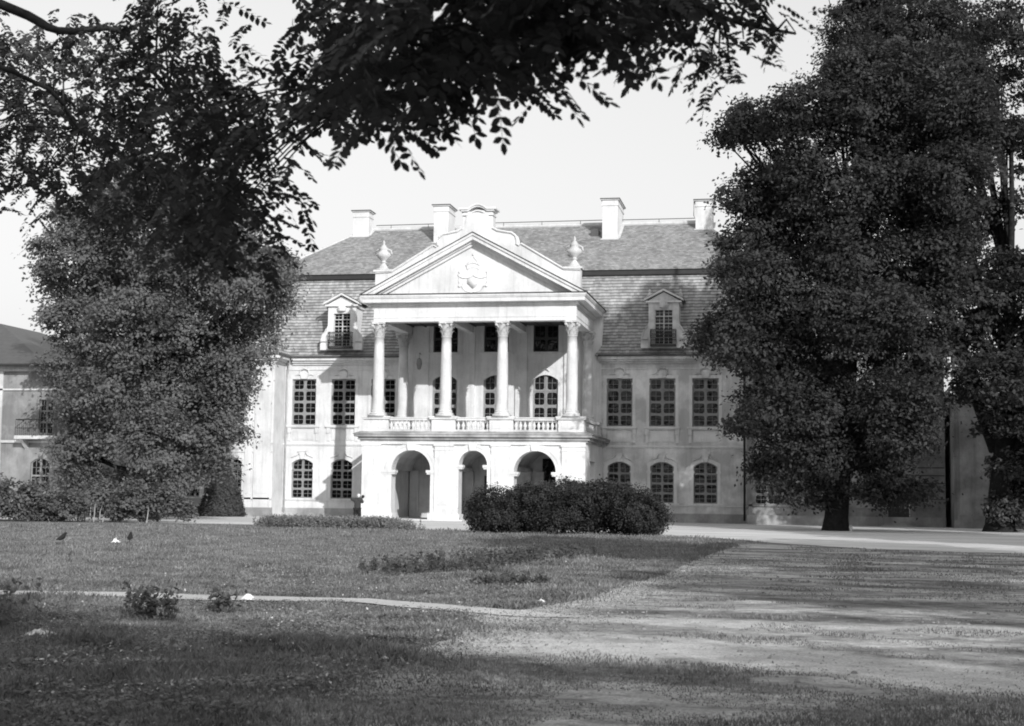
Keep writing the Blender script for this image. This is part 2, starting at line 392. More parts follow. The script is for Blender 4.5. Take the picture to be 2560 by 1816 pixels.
# ------------------------------------------------------------------ the palace
P = empty('palace', (0, 8, 0))
tag(P, 'long white two-storey baroque palace with a columned portico, mansard roof and four chimneys', 'palace')
PAR = empty('_tmp'); bpy.data.objects.remove(PAR)
P.location = (0, 0, 0)
YW, YP, YB = 8.31, 6.2, 7.1
UPZ, GZ = 6.44, 1.30
WX = (8.33, 11.24, 14.14)
GH = .79
def up(x): return dict(x=x, hw=.885, zb=UPZ, zs=UPZ+3.27, rise=0)
def lo(x): return dict(x=x, hw=GH, zb=GZ, zs=GZ+2.45, rise=.32)
def wing(x0, x1, xs, mat, Y):
    mb = MB(); wall(mb, x0, x1, 0, 5.15, Y, [lo(x) for x in xs]); wall(mb, x0, x1, 5.15, 10.95, Y, [up(x) for x in xs])
    mb.build('wall', mat, P)
    t = MB()
    for x in xs:
        for o in (up(x), lo(x)): surround(t, o, Y, .21, .05, 1)
        # sill and panel under the upper window
        t.box(x-1.22, x+1.22, Y-.19, Y, UPZ-.13, UPZ-.003); t.box(x-1.16, x+1.16, Y-.12, Y, UPZ-.2, UPZ-.131)
        for s in (-1, 1): t.box(x+s*1.02-.13, x+s*1.02+.13, Y-.12, Y, UPZ-.55, UPZ-.201); t.box(x+s*1.02-.1, x+s*1.02+.1, Y-.06, Y, UPZ-1.1, UPZ-.551)
        t.box(x-.8, x+.8, Y-.045, Y, UPZ-1.05, UPZ-.3); t.box(x-.7, x+.7, Y-.065, Y-.045, UPZ-.97, UPZ-.38)
        t.box(x-GH-.38, x+GH+.38, Y-.13, Y, GZ-.12, GZ-.003)
    t.box(x0, x1, Y-.10, Y, 5.06, 5.16); t.box(x0, x1, Y-.05, Y, 4.99, 5.059); t.box(x0, x1, Y-.05, Y, GZ-.2, GZ-.121)
    t.box(x0, x1, Y-.06, Y, 10.35, 10.42)
    t.build('trim', 'trim', P)
    pl = MB(); pl.box(x0, x1, Y-.07, Y, .0, .62); pl.box(x0, x1, Y-.12, Y-.07, 0, .3); pl.build('plinth', 'plinth', P)
    for x in xs:                                       # ornaments over the windows
        k = MB(); z = UPZ+3.27+.22
        k.prism([(x-.22,z-.2),(x+.22,z-.2),(x+.3,z+.16),(x+.16,z+.34),(x-.16,z+.34),(x-.3,z+.16)], Y-.16, Y)
        k.tube([(x-.36,Y-.08,z+.1),(x-.3,Y-.12,z+.42),(x,Y-.14,z+.55),(x+.3,Y-.12,z+.42),(x+.36,Y-.08,z+.1)], .055, 5)
        k.tube([(x-.7,Y-.03,z+.02),(x-.5,Y-.06,z+.12),(x-.26,Y-.08,z+.06)], .04, 5); k.tube([(x+.7,Y-.03,z+.02),(x+.5,Y-.06,z+.12),(x+.26,Y-.08,z+.06)], .04, 5)
        k.build('window_ornament', 'trim' if mat == 'plaster' else 'worn', P); k = MB()
        z = GZ+2.45+.32+.2
        k.prism([(x-.13,z-.22),(x+.13,z-.22),(x+.24,z+.3),(x-.24,z+.3)], Y-.16, Y)
        k.box(x-.3, x+.3, Y-.2, Y, z+.3, z+.37)
        for s in (-1, 1): k.tube([(x+s*.24,Y-.08,z+.3),(x+s*.4,Y-.08,z+.05),(x+s*.62,Y-.06,z-.02),(x+s*.8,Y-.04,z-.1)], .05, 5)
        k.build('window_ornament', 'trim' if mat == 'plaster' else 'worn', P)
wing(-15.58, -7.0, [-a for a in WX], 'plaster', YW)
wing(7.0, 16.95, list(WX), 'worn', YW)
for s, fm in ((-1, 'frame'), (1, 'frame_shaded')):
    for a in WX:
        window(P, 'up', s*a, UPZ, YW+.15, fm); window(P, 'low', s*a, GZ, YW+.15, fm)
# pavilions at both ends
def pavilion(x0, x1, flankx, xs, mat, doorx=None):
    Y = YP; mb = MB()
    ops = [lo(x) for x in xs]
    if doorx: ops.append(dict(x=doorx, hw=.68, zb=.25, zs=2.85, rise=0, nosill=False))
    wall(mb, x0, x1, 0, 5.15, Y, ops); wall(mb, x0, x1, 5.15, 10.95, Y, [up(x) for x in xs])
    mb.add([(flankx,Y,0),(flankx,YW,0),(flankx,YW,10.95),(flankx,Y,10.95)], [(0,1,2,3)])
    fx = x1 if flankx == x0 else x0
    mb.add([(fx,Y,0),(fx,30,0),(fx,30,10.95),(fx,Y,10.95)], [(0,1,2,3)])
    mb.build('wall', mat, P)
    t = MB(); tm = 'trim' if mat == 'plaster' else mat
    for x in xs:
        for o in (up(x), lo(x)): surround(t, o, Y, .21, .05, 1)
        t.box(x-1.2, x+1.2, Y-.19, Y, UPZ-.13, UPZ-.003); t.box(x-.8, x+.8, Y-.045, Y, UPZ-1.05, UPZ-.3)
    t.box(x0, x1, Y-.10, Y, 5.06, 5.16); t.box(x0, x1, Y-.08, Y, 4.45, 4.55); t.box(x0, x1, Y-.12, Y, GZ-.12, GZ-.003)
    pil = [(flankx-1.35, flankx-.15), (flankx-2.0, flankx-1.5)] if flankx == x1 else [(flankx+.1, flankx+.35)]
    for a, b in pil:
        t.box(a, b, Y-.12, Y, .62, 10.6); t.box(a+.15, b-.15, Y-.15, Y-.12, 1.6, 9.8)
    if flankx == x1: t.box(x0, x1-.01, Y-.14, Y, 10.60, 10.72)
    t.build('trim', tm, P)
    pl = MB(); pl.box(x0, x1+(.05 if flankx == x1 else 0), Y-.17, Y, 0, .62); pl.build('plinth', 'plinth', P)
    fm = 'frame' if mat == 'plaster' else 'frame_shaded'
    for x in xs: window(P, 'up', x, UPZ, Y+.15, fm); window(P, 'low', x, GZ, Y+.15, fm)
pavilion(-28, -15.58, -15.58, [-18.6, -21.7, -24.8], 'plaster')
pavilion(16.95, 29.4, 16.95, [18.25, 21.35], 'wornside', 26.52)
d = MB(); d.box(25.86, 27.18, YP+.16, YP+.22, .25, 2.83)
for a in (25.95, 26.58): 
    for z in (.45, 1.6): d.box(a, a+.5, YP+.12, YP+.16, z, z+1.0)
d.build('door', 'wood', P)
d = MB(); d.box(25.4, 27.7, 5.3, YP-.17, 0, .12); d.box(25.6, 27.5, 5.6, YP-.171, .12, .24); d.build('doorstep', 'plinth', P)
r = MB()
for z in (1.75, 2.25, 2.75, 3.25, 3.75): r.box(27.4, 29.35, YP-.03, YP, z, z+.05)
r.build('wall_grooves', 'dark', P)
# eaves cornices
def cornice(name, x0, x1, Y, mat, gutter=True, ret=None):
    c = MB()
    c.box(x0, x1, Y-.15, Y, 10.72, 10.86); c.box(x0, x1, Y-.32, Y, 10.861, 11.0); c.box(x0, x1, Y-.5, Y, 11.001, 11.2)
    if ret is not None:
        xr, s = ret
        for dd, z0, z1 in ((.15,10.72,10.86),(.32,10.861,11.0),(.5,11.001,11.2)):
            c.box(min(xr, xr+s*dd), max(xr, xr+s*dd), Y-dd, YW-.5, z0, z1)
    c.build(name, mat, P)
    if gutter:
        q = MB(); q.tube([(x0,Y-.56,11.25),(x1,Y-.56,11.25)], .08, 6)
        if ret: q.tube([(ret[0]+ret[1]*.56,Y-.56,11.25),(ret[0]+ret[1]*.56,YW-.5,11.25)], .08, 6)
        q.build('gutter', 'lead', P)
cornice('cornice', -15.0, -6.9, YW, 'trim'); cornice('cornice', 6.9, 16.9, YW, 'worn')
cornice('cornice', -28, -15.58, YP, 'trim', True, (-15.58, 1)); cornice('cornice', 16.95, 29.4, YP, 'worn')
for x in (-15.1, 16.72):
    q = MB(); Y = YW-.12
    q.tube([(x-.0,YW-.62,11.1),(x-.02,YW-.5,10.9),(x-.25,YW-.2,10.2),(x-.3,Y,9.9),(x-.3,Y,.3)] if x < 0 else [(x,YW-.62,11.1),(x,Y,10.4),(x,Y,.2)], .065, 8)
    for z in (8.0, 5.6, 3.2): q.lathe([(.09,z),(.09,z+.06)], x-.3 if x < 0 else x, Y, 8)
    q.build('downpipe', 'pipe' if x < 0 else 'dark', P, True)
# roofs: bell-cast mansard as stacked rings, then the upper roof
def ring_roof(name, x0, x1, y0, y1, prof, mat, sides='fblr'):
    mb = MB()
    for (i0, z0), (i1, z1) in zip(prof, prof[1:]):
        A = [(x0+i0,y0+i0,z0),(x1-i0,y0+i0,z0),(x1-i0,y1-i0,z0),(x0+i0,y1-i0,z0)]; B = [(x0+i1,y0+i1,z1),(x1-i1,y0+i1,z1),(x1-i1,y1-i1,z1),(x0+i1,y1-i1,z1)]
        mb.add(A+B, [(0,1,5,4),(1,2,6,5),(2,3,7,6),(3,0,4,7)])
    return mb.build(name, mat, P)
ring_roof('mansard_roof', -19.9, 19.9, YW-.5, 32, [(0,11.27),(.3,11.62),(.62,12.2),(.95,13.0),(1.75,15.4),(2.3,17.22)], 'tile_low')
ring_roof('pavilion_roof', -28.6, -15.1, YP-.5, 30, [(0,11.27),(.3,11.62),(.75,12.2),(1.2,13.0),(2.1,15.4),(2.7,16.9),(6.7,19.0)], 'tile_low')
ring_roof('pavilion_roof', 16.6, 29.9, YP-.5, 30, [(0,11.27),(.3,11.62),(.75,12.2),(1.2,13.0),(2.1,15.4),(2.7,16.9),(6.6,19.0)], 'tile_low')
f = MB(); f.box(-17.75, 17.75, 9.86, 10.1, 17.08, 17.42); f.box(-17.75, -17.5, 10.1, 30, 17.08, 17.42); f.box(17.5, 17.75, 10.1, 30, 17.08, 17.42); f.build('eave_shade_fascia', 'dark', P)  # coloured dark to stand for the shadowed underside of the upper eave
ZR, YR = 22.35, 19.0
u = MB(); a = [(-17.9,9.75,17.43),(17.9,9.75,17.43),(17.9,28.3,17.43),(-17.9,28.3,17.43),(-13.3,YR,ZR),(13.3,YR,ZR)]
u.add(a, [(0,1,5,4),(1,2,5),(2,3,4,5),(3,0,4)]); u.build('upper_roof', 'tile_up', P)
f = MB(); f.tube([(-13.3,YR,ZR+.02),(13.3,YR,ZR+.02)], .2, 8)
for s in (-1, 1): f.tube([(s*13.3,YR,ZR),(s*17.9,9.75,17.5)], .1, 6)
f.build('ridge_cap', 'ridge', P)
f = MB(); f.tube([(-12.2,YR-.2,ZR+.34),(-6.7,YR-.2,ZR+.37)], .03, 5); f.tube([(-5,YR-.2,ZR+.33),(6,YR-.2,ZR+.36)], .03, 5); f.tube([(7.2,YR-.2,ZR+.34),(12.7,YR-.2,ZR+.34),(12.7,17.5,ZR+.3),(12.72,17.45,23.7)], .03, 5)
for k in range(-11, 12, 3): f.tube([(k,YR-.2,ZR+.1),(k,YR-.2,ZR+.35)], .02, 4)
f.build('lightning_rod', 'dark', P)
def chimney(x0, x1, y0, y1, zb, zt):
    c = MB(); c.box(x0, x1, y0, y1, zb, zt-.55); c.box(x0-.05, x1+.05, y0-.05, y1+.05, zt-.549, zt-.47); c.box(x0-.01, x1+.01, y0-.01, y1+.01, zt-.469, zt-.12)
    c.box(x0-.12, x1+.12, y0-.12, y1+.12, zt-.119, zt-.06)
    o = c.build('chimney', 'plaster', P)
    k = MB(); k.box(x0-.16, x1+.16, y0-.16, y1+.16, zt-.059, zt); k.build('chimney_cap', 'dark', o)
    k = MB(); k.box(x0-.12, x1+.12, y0-.3, y0, zb+(y0-9.75)*0+0.0, zb+.01)
for a in ((-13.76,-12.5,17.7,18.9,19.8,23.72), (-6.85,-5.72,16.0,18.2,19.8,23.66), (6.04,7.2,16.0,19.6,20.0,23.8), (12.82,14.08,17.7,19.2,20.4,23.9)): chimney(*a)
fl = MB()
for (x0,x1,y0) in ((-13.9,-12.4,17.7),(-6.95,-5.62,16.0),(5.94,7.3,16.0),(12.72,14.18,17.7)):
    s = (ZR-17.43)/(YR-9.75); z = lambda y: 17.43+s*(y-9.75)+.03
    fl.add([(x0,y0-.28,z(y0-.28)),(x1,y0-.28,z(y0-.28)),(x1,y0,z(y0)),(x0,y0,z(y0))], [(0,1,2,3)])
    fl.build('chimney_flashing', 'ridge', P); fl = MB()
    fl.add([(x1-.1,y0,z(y0)),(x1+.08,y0,z(y0)),(x1+.08,YR,z(YR)),(x1-.1,YR,z(YR))], [(0,1,2,3)])
    fl.build('chimney_flashing', 'ridge', P); fl = MB()
f = MB(); z = lambda y: 17.43+(ZR-17.43)/(YR-9.75)*(y-9.75)
f.box(5.1, 5.7, 16.6, 17.3, z(16.6)-.1, z(17.3)+.12); f.build('roof_hatch', 'lead', P); f = MB(); f.box(4.2, 4.75, 12.3, 12.9, z(12.3)-.05, z(12.9)+.12); f.build('roof_hatch', 'lead', P)

# dormers
def dormer(xc, mat):
    Y = 7.55; Zb = 11.72
    b = MB()
    L = [(-1.52,Zb),(-1.52,12.25),(-1.42,12.7),(-1.15,13.15),(-1.02,13.45),(-1.02,14.78)]
    hw, z0, z1 = .6, 12.0, 14.28
    left = L+[(-hw,14.78),(-hw,Zb)]
    b.prism([(xc+x,z) for x, z in left], Y, Y+.32); b.prism([(xc-x,z) for x, z in left][::-1], Y, Y+.32)
    b.box(xc-hw, xc+hw, Y, Y+.32, z1, 14.78); b.box(xc-hw, xc+hw, Y, Y+.32, Zb, z0)
    for s in (-1, 1):
        xa, xb = sorted((xc+s*.8, xc+s*1.0)); b.prism_x([(Y+.32,12.2),(Y+.32,14.8),(9.8,14.8),(8.6,12.2)], xa, xb)
        b.box(xc+s*1.27-.26, xc+s*1.27+.26, Y-.1, Y, Zb-.02, 12.15); b.box(xc+s*1.25-.2, xc+s*1.25+.2, Y-.14, Y, 12.3, 12.42)
        b.tube([(xc+s*1.5,Y-.02,12.3),(xc+s*1.38,Y-.04,12.75),(xc+s*1.1,Y-.04,13.2)], .07, 6)
    o = b.build('dormer', mat, P)
    c = MB(); c.box(xc-1.2, xc+1.2, Y-.2, Y+.3, 14.781, 14.9)
    for s in (-1, 1):
        c.prism([(xc+s*1.32,14.9),(xc+s*1.32,15.03),(xc,15.72),(xc,15.58)], Y-.28, Y+.3)
    c.prism([(xc-1.1,14.9),(xc+1.1,14.9),(xc,15.5)], Y-.02, Y+.28)
    for s in (-1, 1): c.prism_x([(Y+.31,14.72),(Y+.31,14.9),(9.9,14.9),(9.9,14.72)], xc+s*1.0-.1, xc+s*1.0+.12)
    c.lathe([(.1,14.35),(.3,14.45),(.34,14.65),(.26,14.9),(.05,14.95)], xc, Y-.02, 10)
    c.build('dormer_pediment', mat, o)
    rf = MB()
    for s in (-1, 1): rf.add([(xc+s*1.36,Y-.3,15.02),(xc,Y-.3,15.74),(xc,10.3,15.74),(xc+s*1.36,10.1,15.02)], [(0,1,2,3)])
    rf.build('dormer_roof', 'lead', o)
    for s in (-1, 1):
        q = MB(); q.lathe([(.05,15.15),(.14,15.3),(.16,15.5),(.06,15.62),(.1,15.7),(.02,15.85)], xc+s*1.05, Y+1.0, 8)
        q.lathe([(.1,14.9),(.05,15.15)], xc+s*1.05, Y+1.0, 8); q.build('finial', 'stone', o)
    w = window(o, 'dorm', xc, 11.95, Y+.2, 'ridge', 'dormer_window')
    i = MB(); ya = Y-.45; xa, xb = xc-.85, xc+.85
    for zz in (12.92, 12.2, 11.9): i.tube([(xa,Y,zz),(xa,ya,zz),(xb,ya,zz),(xb,Y,zz)], .022, 4)
    n = 22
    for k in range(n+1):
        x = xa+(xb-xa)*k/n; i.tube([(x,ya,11.85),(x+.03,ya-.04,12.2),(x-.03,ya-.03,12.6),(x,ya,12.92)], .016, 4)
        if k < n: i.tube([(x,ya,12.9),(x+.11,ya-.03,12.55),(x,ya,12.25)], .012, 4)
    for s in (xa, xb):
        for k in range(1, 3): i.tube([(s,ya+.15*k,11.85),(s,ya+.15*k,12.92)], .014, 4)
    i.box(xa-.02, xb+.02, ya-.02, Y, 11.78, 11.86)
    i.build('balcony_railing', 'iron', o)
dormer(-11.25, 'trim'); dormer(11.38, 'worn')

# ------------------------------------------------------------------ portico: arcade
PX, PYB = 7.2, 8.3
A = [(-4.0,1.28,'L'),(0.04,.92,'M'),(4.02,1.33,'R')]
b = MB(); ops = [dict(x=x, hw=hw, zb=.0, zs=4.47-hw, circ=1, t=.95, nosill=1) for x, hw, _ in A]
wall(b, -PX, PX, 0, 5.0, 0, ops, .95)
wall(b, -PX+.95, PX-.95, 0, 5.0, .95, [dict(o, t=.001) for o in ops], .001)
for s in (-1, 1):
    b.add([(s*PX,0,0),(s*PX,2.2,0),(s*PX,2.2,5),(s*PX,0,5)], [(0,1,2,3)]); b.add([(s*PX,4.6,0),(s*PX,PYB,0),(s*PX,PYB,5),(s*PX,4.6,5)], [(0,1,2,3)])
    b.add([(s*PX,2.2,3.9),(s*PX,4.6,3.9),(s*PX,4.6,5),(s*PX,2.2,5)], [(0,1,2,3)])
    b.add([(s*PX,2.2,0),(s*PX,4.6,0),(s*(PX-.25),4.6,0),(s*(PX-.25),2.2,0)], [(0,1,2,3)])
    b.add([(s*(PX-.35),2.2,0),(s*(PX-.35),4.6,0),(s*(PX-.35),4.6,3.9),(s*(PX-.35),2.2,3.9)], [(0,1,2,3)])
    b.add([(s*(PX-.35),2.2,0),(s*PX,2.2,0),(s*PX,2.2,3.9),(s*(PX-.35),2.2,3.9)], [(0,1,2,3)]); b.add([(s*(PX-.35),4.6,0),(s*PX,4.6,0),(s*PX,4.6,3.9),(s*(PX-.35),4.6,3.9)], [(0,1,2,3)])
    b.add([(s*(PX-.9),.95,0),(s*(PX-.9),PYB,0),(s*(PX-.9),PYB,5),(s*(PX-.9),.95,5)], [(0,1,2,3)])
b.build('portico_arcade', 'plaster', P)
i = MB(); i.add([(-PX,PYB-.02,0),(PX,PYB-.02,0),(PX,PYB-.02,5),(-PX,PYB-.02,5)], [(0,1,2,3)])
for x in (-5.9,-2.9,-2.0,2.0,2.9,5.9): i.box(x-.3, x+.3, PYB-.3, PYB-.025, 0, 3.3)
for x in (-2.1, 2.1): i.box(x-.35, x+.35, .96, PYB-.3, 3.3, 3.5)
# groined ceiling: three barrel segments
for x, hw in ((-4.1,2.0),(0,2.0),(4.1,2.0)):
    n = 10; pts = [(x-hw*math.cos(PI*k/n), 3.25+1.45*math.sin(PI*k/n)) for k in range(n+1)]
    for p, q in zip(pts, pts[1:]): i.add([(p[0],.96,p[1]),(q[0],.96,q[1]),(q[0],PYB-.03,q[1]),(p[0],PYB-.03,p[1])], [(0,1,2,3)])
i.build('arcade_interior', 'stone', P)
f = MB(); f.box(-PX, PX, -.6, PYB-.03, .0, .08); f.build('arcade_floor', 'gravel', P)
d = MB(); d.box(-.95, .95, PYB-.12, PYB-.03, .08, 3.0); d.box(-.8, -.06, PYB-.15, PYB-.12, .3, 2.8); d.box(.06, .8, PYB-.15, PYB-.12, .3, 2.8); d.build('entrance_door', 'wood', P)
d = MB(); d.box(3.1, 4.9, PYB-.12, PYB-.03, 1.3, 4.2); d.build('arcade_window', 'glass', P)
t = MB()
PIL = [(-7.2,-6.05),(-2.42,-1.28),(1.26,2.4),(5.75,7.2)]
for a0, a1 in PIL:
    t.box(a0-.02, a1+.02, -.14, -.001, .45, 4.72); t.box(a0+.22, a1-.22, -.17, -.14, 1.0, 4.05); t.box(a0+.3, a1-.3, -.185, -.17, 1.08, 3.97)
    t.box(a0-.08, a1+.08, -.2, -.001, 4.721, 4.83); t.box(a0-.05, a1+.05, -.17, -.001, 4.45, 4.52)
    t.box(a0-.1, a1+.1, -.22, -.002, .0, .45)
for x, hw, _ in A:
    zs = 4.47-hw
    for s in (-1, 1):
        e = [abs(x+s*hw-q) for pr in PIL for q in pr]; g2 = min(e)
        xa = x+s*(hw-.28); xb = x+s*(hw+max(.12, g2-.01))
        t.box(min(xa,xb), max(xa,xb), -.11, .5, zs-.17, zs); t.box(min(xa,xb)+.05*(1 if s>0 else 0), max(xa,xb)-.05*(0 if s>0 else 1), -.07, .45, zs-.27, zs-.171)
        t.box(min(x+s*hw, xb), max(x+s*hw, xb), -.05, -.001, .45, zs-.271)
        t.box(min(x+s*(hw-.12), xb), max(x+s*(hw-.12), xb), -.16, .97, .081, .45)
    n = 20; W = .42
    for r0, r1, dd in ((hw+.0,hw+W*.55,.06),(hw+W*.55,hw+W,.1)):
        for k in range(n):
            a1, a2 = PI*k/n, PI*(k+1)/n
            q = [(x-r*math.cos(a), zs+r*math.sin(a)) for r, a in ((r0,a1),(r0,a2),(r1,a2),(r1,a1))]
            t.prism(q, -dd, -.001)
    t.prism([(x-.2,zs+hw-.02),(x+.2,zs+hw-.02),(x+.3,4.98),(x-.3,4.98)], -.2, -.001)
t.box(-7.24, 7.24, -.16, -.001, 4.831, 4.999)
t.build('arcade_trim', 'trim', P)
c = MB()                                               # balcony slab with its mouldings, wraps round the flanks
for p, z0, z1 in ((.16,5.0,5.12),(.3,5.121,5.2),(.28,5.201,5.3),(.5,5.301,5.46),(.56,5.461,5.5)):
    c.box(-PX-p, PX+p, -p, PYB-.12, z0, z1)
c.add([(-PX-.54,-.54,5.501),(PX+.54,-.54,5.501),(PX+.2,-.1,5.66),(-PX-.2,-.1,5.66)], [(0,1,2,3)])
for s in (-1, 1): c.add([(s*(PX+.54),-.54,5.501),(s*(PX+.54),PYB-.1,5.501),(s*(PX+.2),PYB-.1,5.66),(s*(PX+.2),-.1,5.66)], [(0,1,2,3)])
c.box(-PX-.2, PX+.2, -.1, PYB-.13, 5.4, 5.659)
c.build('balcony_slab', 'slab', P)
# balustrade
PED = [(-7.15,-5.55),(-2.68,-1.15),(1.08,2.6),(5.5,7.1)]
for a0, a1 in PED:
    pd = MB(); pd.box(a0, a1, -.12, 1.0, 5.66, 6.43); pd.box(a0+.2, a1-.2, -.15, -.12, 5.86, 6.28)
    pd.box(a0-.12, a1+.12, -.24, 1.1, 6.431, 6.52); pd.box(a0-.16, a1+.16, -.28, 1.14, 6.521, 6.62); pd.build('pedestal', 'trim', P)
for s in (-1, 1):
    xa, xb = sorted((s*5.9, s*7.15)); pd = MB(); pd.box(xa, xb, 5.9, 7.2, 5.66, 6.43); pd.box(xa-.15, xb+.15, 5.75, 7.2, 6.431, 6.6); pd.build('pedestal', 'trim', P)
rails = []
for (a0, a1), (b0, b1) in zip(PED, PED[1:]):
    bl = MB(); bl.box(a1, b0, .0, .36, 5.66, 5.78); bl.box(a1, b0, -.02, .38, 6.36, 6.5); bl.box(a1, b0, -.06, .42, 6.501, 6.57); rails.append(bl.build('balustrade', 'stone', P))
for s in (-1, 1):
    xa, xb = sorted((s*6.7, s*7.05)); bl = MB(); bl.box(xa, xb, 1.0, 5.9, 5.66, 5.78); bl.box(xa, xb, 1.0, 5.9, 6.4, 6.56); rails.append(bl.build('balustrade', 'stone', P))
bo = rails[0]
prof = [(.09,5.78),(.09,5.82),(.05,5.86),(.115,5.98),(.12,6.06),(.06,6.2),(.05,6.25),(.085,6.29),(.085,6.36)]
q = MB(); q.lathe(prof, 0, 0, 8); b0 = q.build('baluster', 'stone', bo, True); first = True
for bi, ((a0, a1), (c0, c1)) in enumerate(zip(PED, PED[1:])):
    n = round((c0-a1)/.3)
    for k in range(n):
        x = a1+(c0-a1)*(k+.5)/n
        if first: b0.location = (x, .18, 0); first = False
        else: d = b0.copy(); col.objects.link(d); d.parent = rails[bi]; d.location = (x, .18, 0)
for k in range(14):
    d = b0.copy(); col.objects.link(d); d.parent = rails[4]; d.location = (6.88, 1.2+.35*k, 0)
# columns
def column():
    s = MB(); Z0, Z1 = 6.62, 11.75
    s.box(-.52, .52, -.52, .52, Z0, Z0+.12)
    s.lathe([(.5,Z0+.12),(.53,Z0+.17),(.5,Z0+.22),(.43,Z0+.25),(.42,Z0+.29),(.46,Z0+.33),(.43,Z0+.38),(.375,Z0+.42),(.365,Z0+.9),(.365,Z0+2.0),(.35,Z0+3.3),(.315,Z0+4.6),(.30,Z1-.08),(.335,Z1-.06),(.335,Z1),(.3,Z1+.02)], 0, 0, 24)
    sh = s.build('column', 'stone', P, True)
    k = MB(); k.lathe([(.29,Z1+.021),(.29,Z1+.3),(.31,Z1+.6),(.38,Z1+.78)], 0, 0, 16)
    def leaf(a, r, z, w, h, out):
        ca, sa = math.cos(a), math.sin(a); pts = []
        for t, o, ww in ((0,0,1),(.5,.03,1.05),(.85,out*.6,.8),(1,out,.5),(.9,out*1.25,.3)):
            for sgn in (-1, 0, 1):
                rr = r+o+(.025 if sgn == 0 else 0); x = sgn*w*ww
                pts.append((rr*ca-x*sa, rr*sa+x*ca, z+h*t))
        fs = []
        for i in range(4):
            for j in range(2): q = i*3+j; fs.append((q,q+1,q+4,q+3))
        k.add(pts, fs)
    for j in range(8): leaf(j*PI/4, .3, Z1+.03, .1, .32, .14); leaf(j*PI/4+PI/8, .3, Z1+.2, .1, .38, .17)
    for j in range(4):
        a = PI/4+j*PI/2; ca, sa = math.cos(a), math.sin(a)
        sp = [((.32+.16*t)*ca, (.32+.16*t)*sa, Z1+.45+.3*t) for t in (0,.5,1)]; k.tube(sp, [.03,.05,.07], 6)
        k.add(*ball((.52*ca,.52*sa,Z1+.7), .095)); 
        k.add(*ball((.42*math.cos(j*PI/2),.42*math.sin(j*PI/2),Z1+.8), .07))
    n = []; 
    for j in range(4):
        a = PI/4+j*PI/2
        n += [(.62*math.cos(a-.12),.62*math.sin(a-.12)), (.62*math.cos(a+.12),.62*math.sin(a+.12)), (.4*math.cos(a+PI/4),.4*math.sin(a+PI/4))]
    m = len(n); k.add([(x,y,Z1+.8) for x, y in n]+[(x,y,Z1+.925) for x, y in n], [tuple(range(m)), tuple(range(m,2*m))]+[(i,(i+1)%m,(i+1)%m+m,i+m) for i in range(m)])
    k.build('capital', 'stone', sh)
    return sh
def ball(c, r, seg=8, rings=5):
    vs = []; fs = []
    for i in range(1, rings):
        for j in range(seg):
            a = PI*i/rings; b = 2*PI*j/seg; vs.append((c[0]+r*math.sin(a)*math.cos(b), c[1]+r*math.sin(a)*math.sin(b), c[2]+r*math.cos(a)))
    for i in range(rings-2):
        for j in range(seg): q = i*seg+j; w = i*seg+(j+1)%seg; fs.append((q,w,w+seg,q+seg))
    fs.append(tuple(range(seg))); fs.append(tuple(range((rings-2)*seg, (rings-1)*seg))); return vs, fs
c0 = column(); c0.location = (-6.3, .08, 0)
for x, y in ((-1.84,.08),(1.84,.08),(6.3,.08),(-6.4,6.45),(6.4,6.45)):
    d = c0.copy(); col.objects.link(d); d.parent = P; d.location = (x, y, 0)
    for k in c0.children: e = k.copy(); col.objects.link(e); e.parent = d
# risalit wall behind the columns
b = MB(); DX = (-3.77, -.23+.05, 3.28)
DX = (-3.6, -.02, 3.42)
dops = [dict(x=x, hw=.87, zb=5.66, zs=9.5, rise=.36, t=.3) for x in DX]; mops = [dict(x=x, hw=.87, zb=11.44, zs=13.3, rise=0, t=.3) for x in DX]
wall(b, -5.9, 5.9, 5.66, 11.2, YB, dops, .3); wall(b, -5.9, 5.9, 11.2, 14.3, YB, mops, .3)
for s in (-1, 1):
    pts = [(s*5.9,YB),(s*6.25,YB+.12),(s*6.5,YB+.45),(s*6.75,YB+.85),(s*7.1,YB+1.22),(s*7.1,9.6)]
    for p, q in zip(pts, pts[1:]): b.add([(p[0],p[1],5.66),(q[0],q[1],5.66),(q[0],q[1],14.3),(p[0],p[1],14.3)], [(0,1,2,3)])
b.build('portico_back_wall', 'plaster', P)
t = MB()
for x0, x1 in ((-5.85,-4.75),(-2.3,-1.5),(1.35,2.15),(4.7,5.85)):
    t.box(x0, x1, YB-.13, YB-.001, 5.66, 13.2); t.box(x0-.06, x1+.06, YB-.17, YB-.002, 13.21, 13.5); t.box(x0-.06, x1+.06, YB-.17, YB-.002, 5.665, 6.1)
for o in dops+mops: surround(t, o, YB, .2, .05)
for x in DX: t.box(x-1.15, x+1.15, YB-.14, YB-.001, 11.3, 11.437); t.tube([(x-.3,YB-.05,10.1),(x,YB-.12,10.35),(x+.3,YB-.05,10.1)], .06, 6)
t.build('back_wall_trim', 'trim', P)
for x in DX: window(P, 'door', x, 5.67, YB+.16, 'frame', 'balcony_door'); window(P, 'mezz', x, 11.45, YB+.16, 'frame3', 'window')
l = MB(); l.tube([(-5.3,YB-.15,11.3),(-5.3,YB-.6,11.35),(-5.3,YB-.6,11.0)], .025, 5); l.lathe([(.05,11.0),(.16,10.9),(.2,10.6),(.12,10.25),(.04,10.2)], -5.3, YB-.6, 8); l.build('wall_lantern', 'wornside', P)
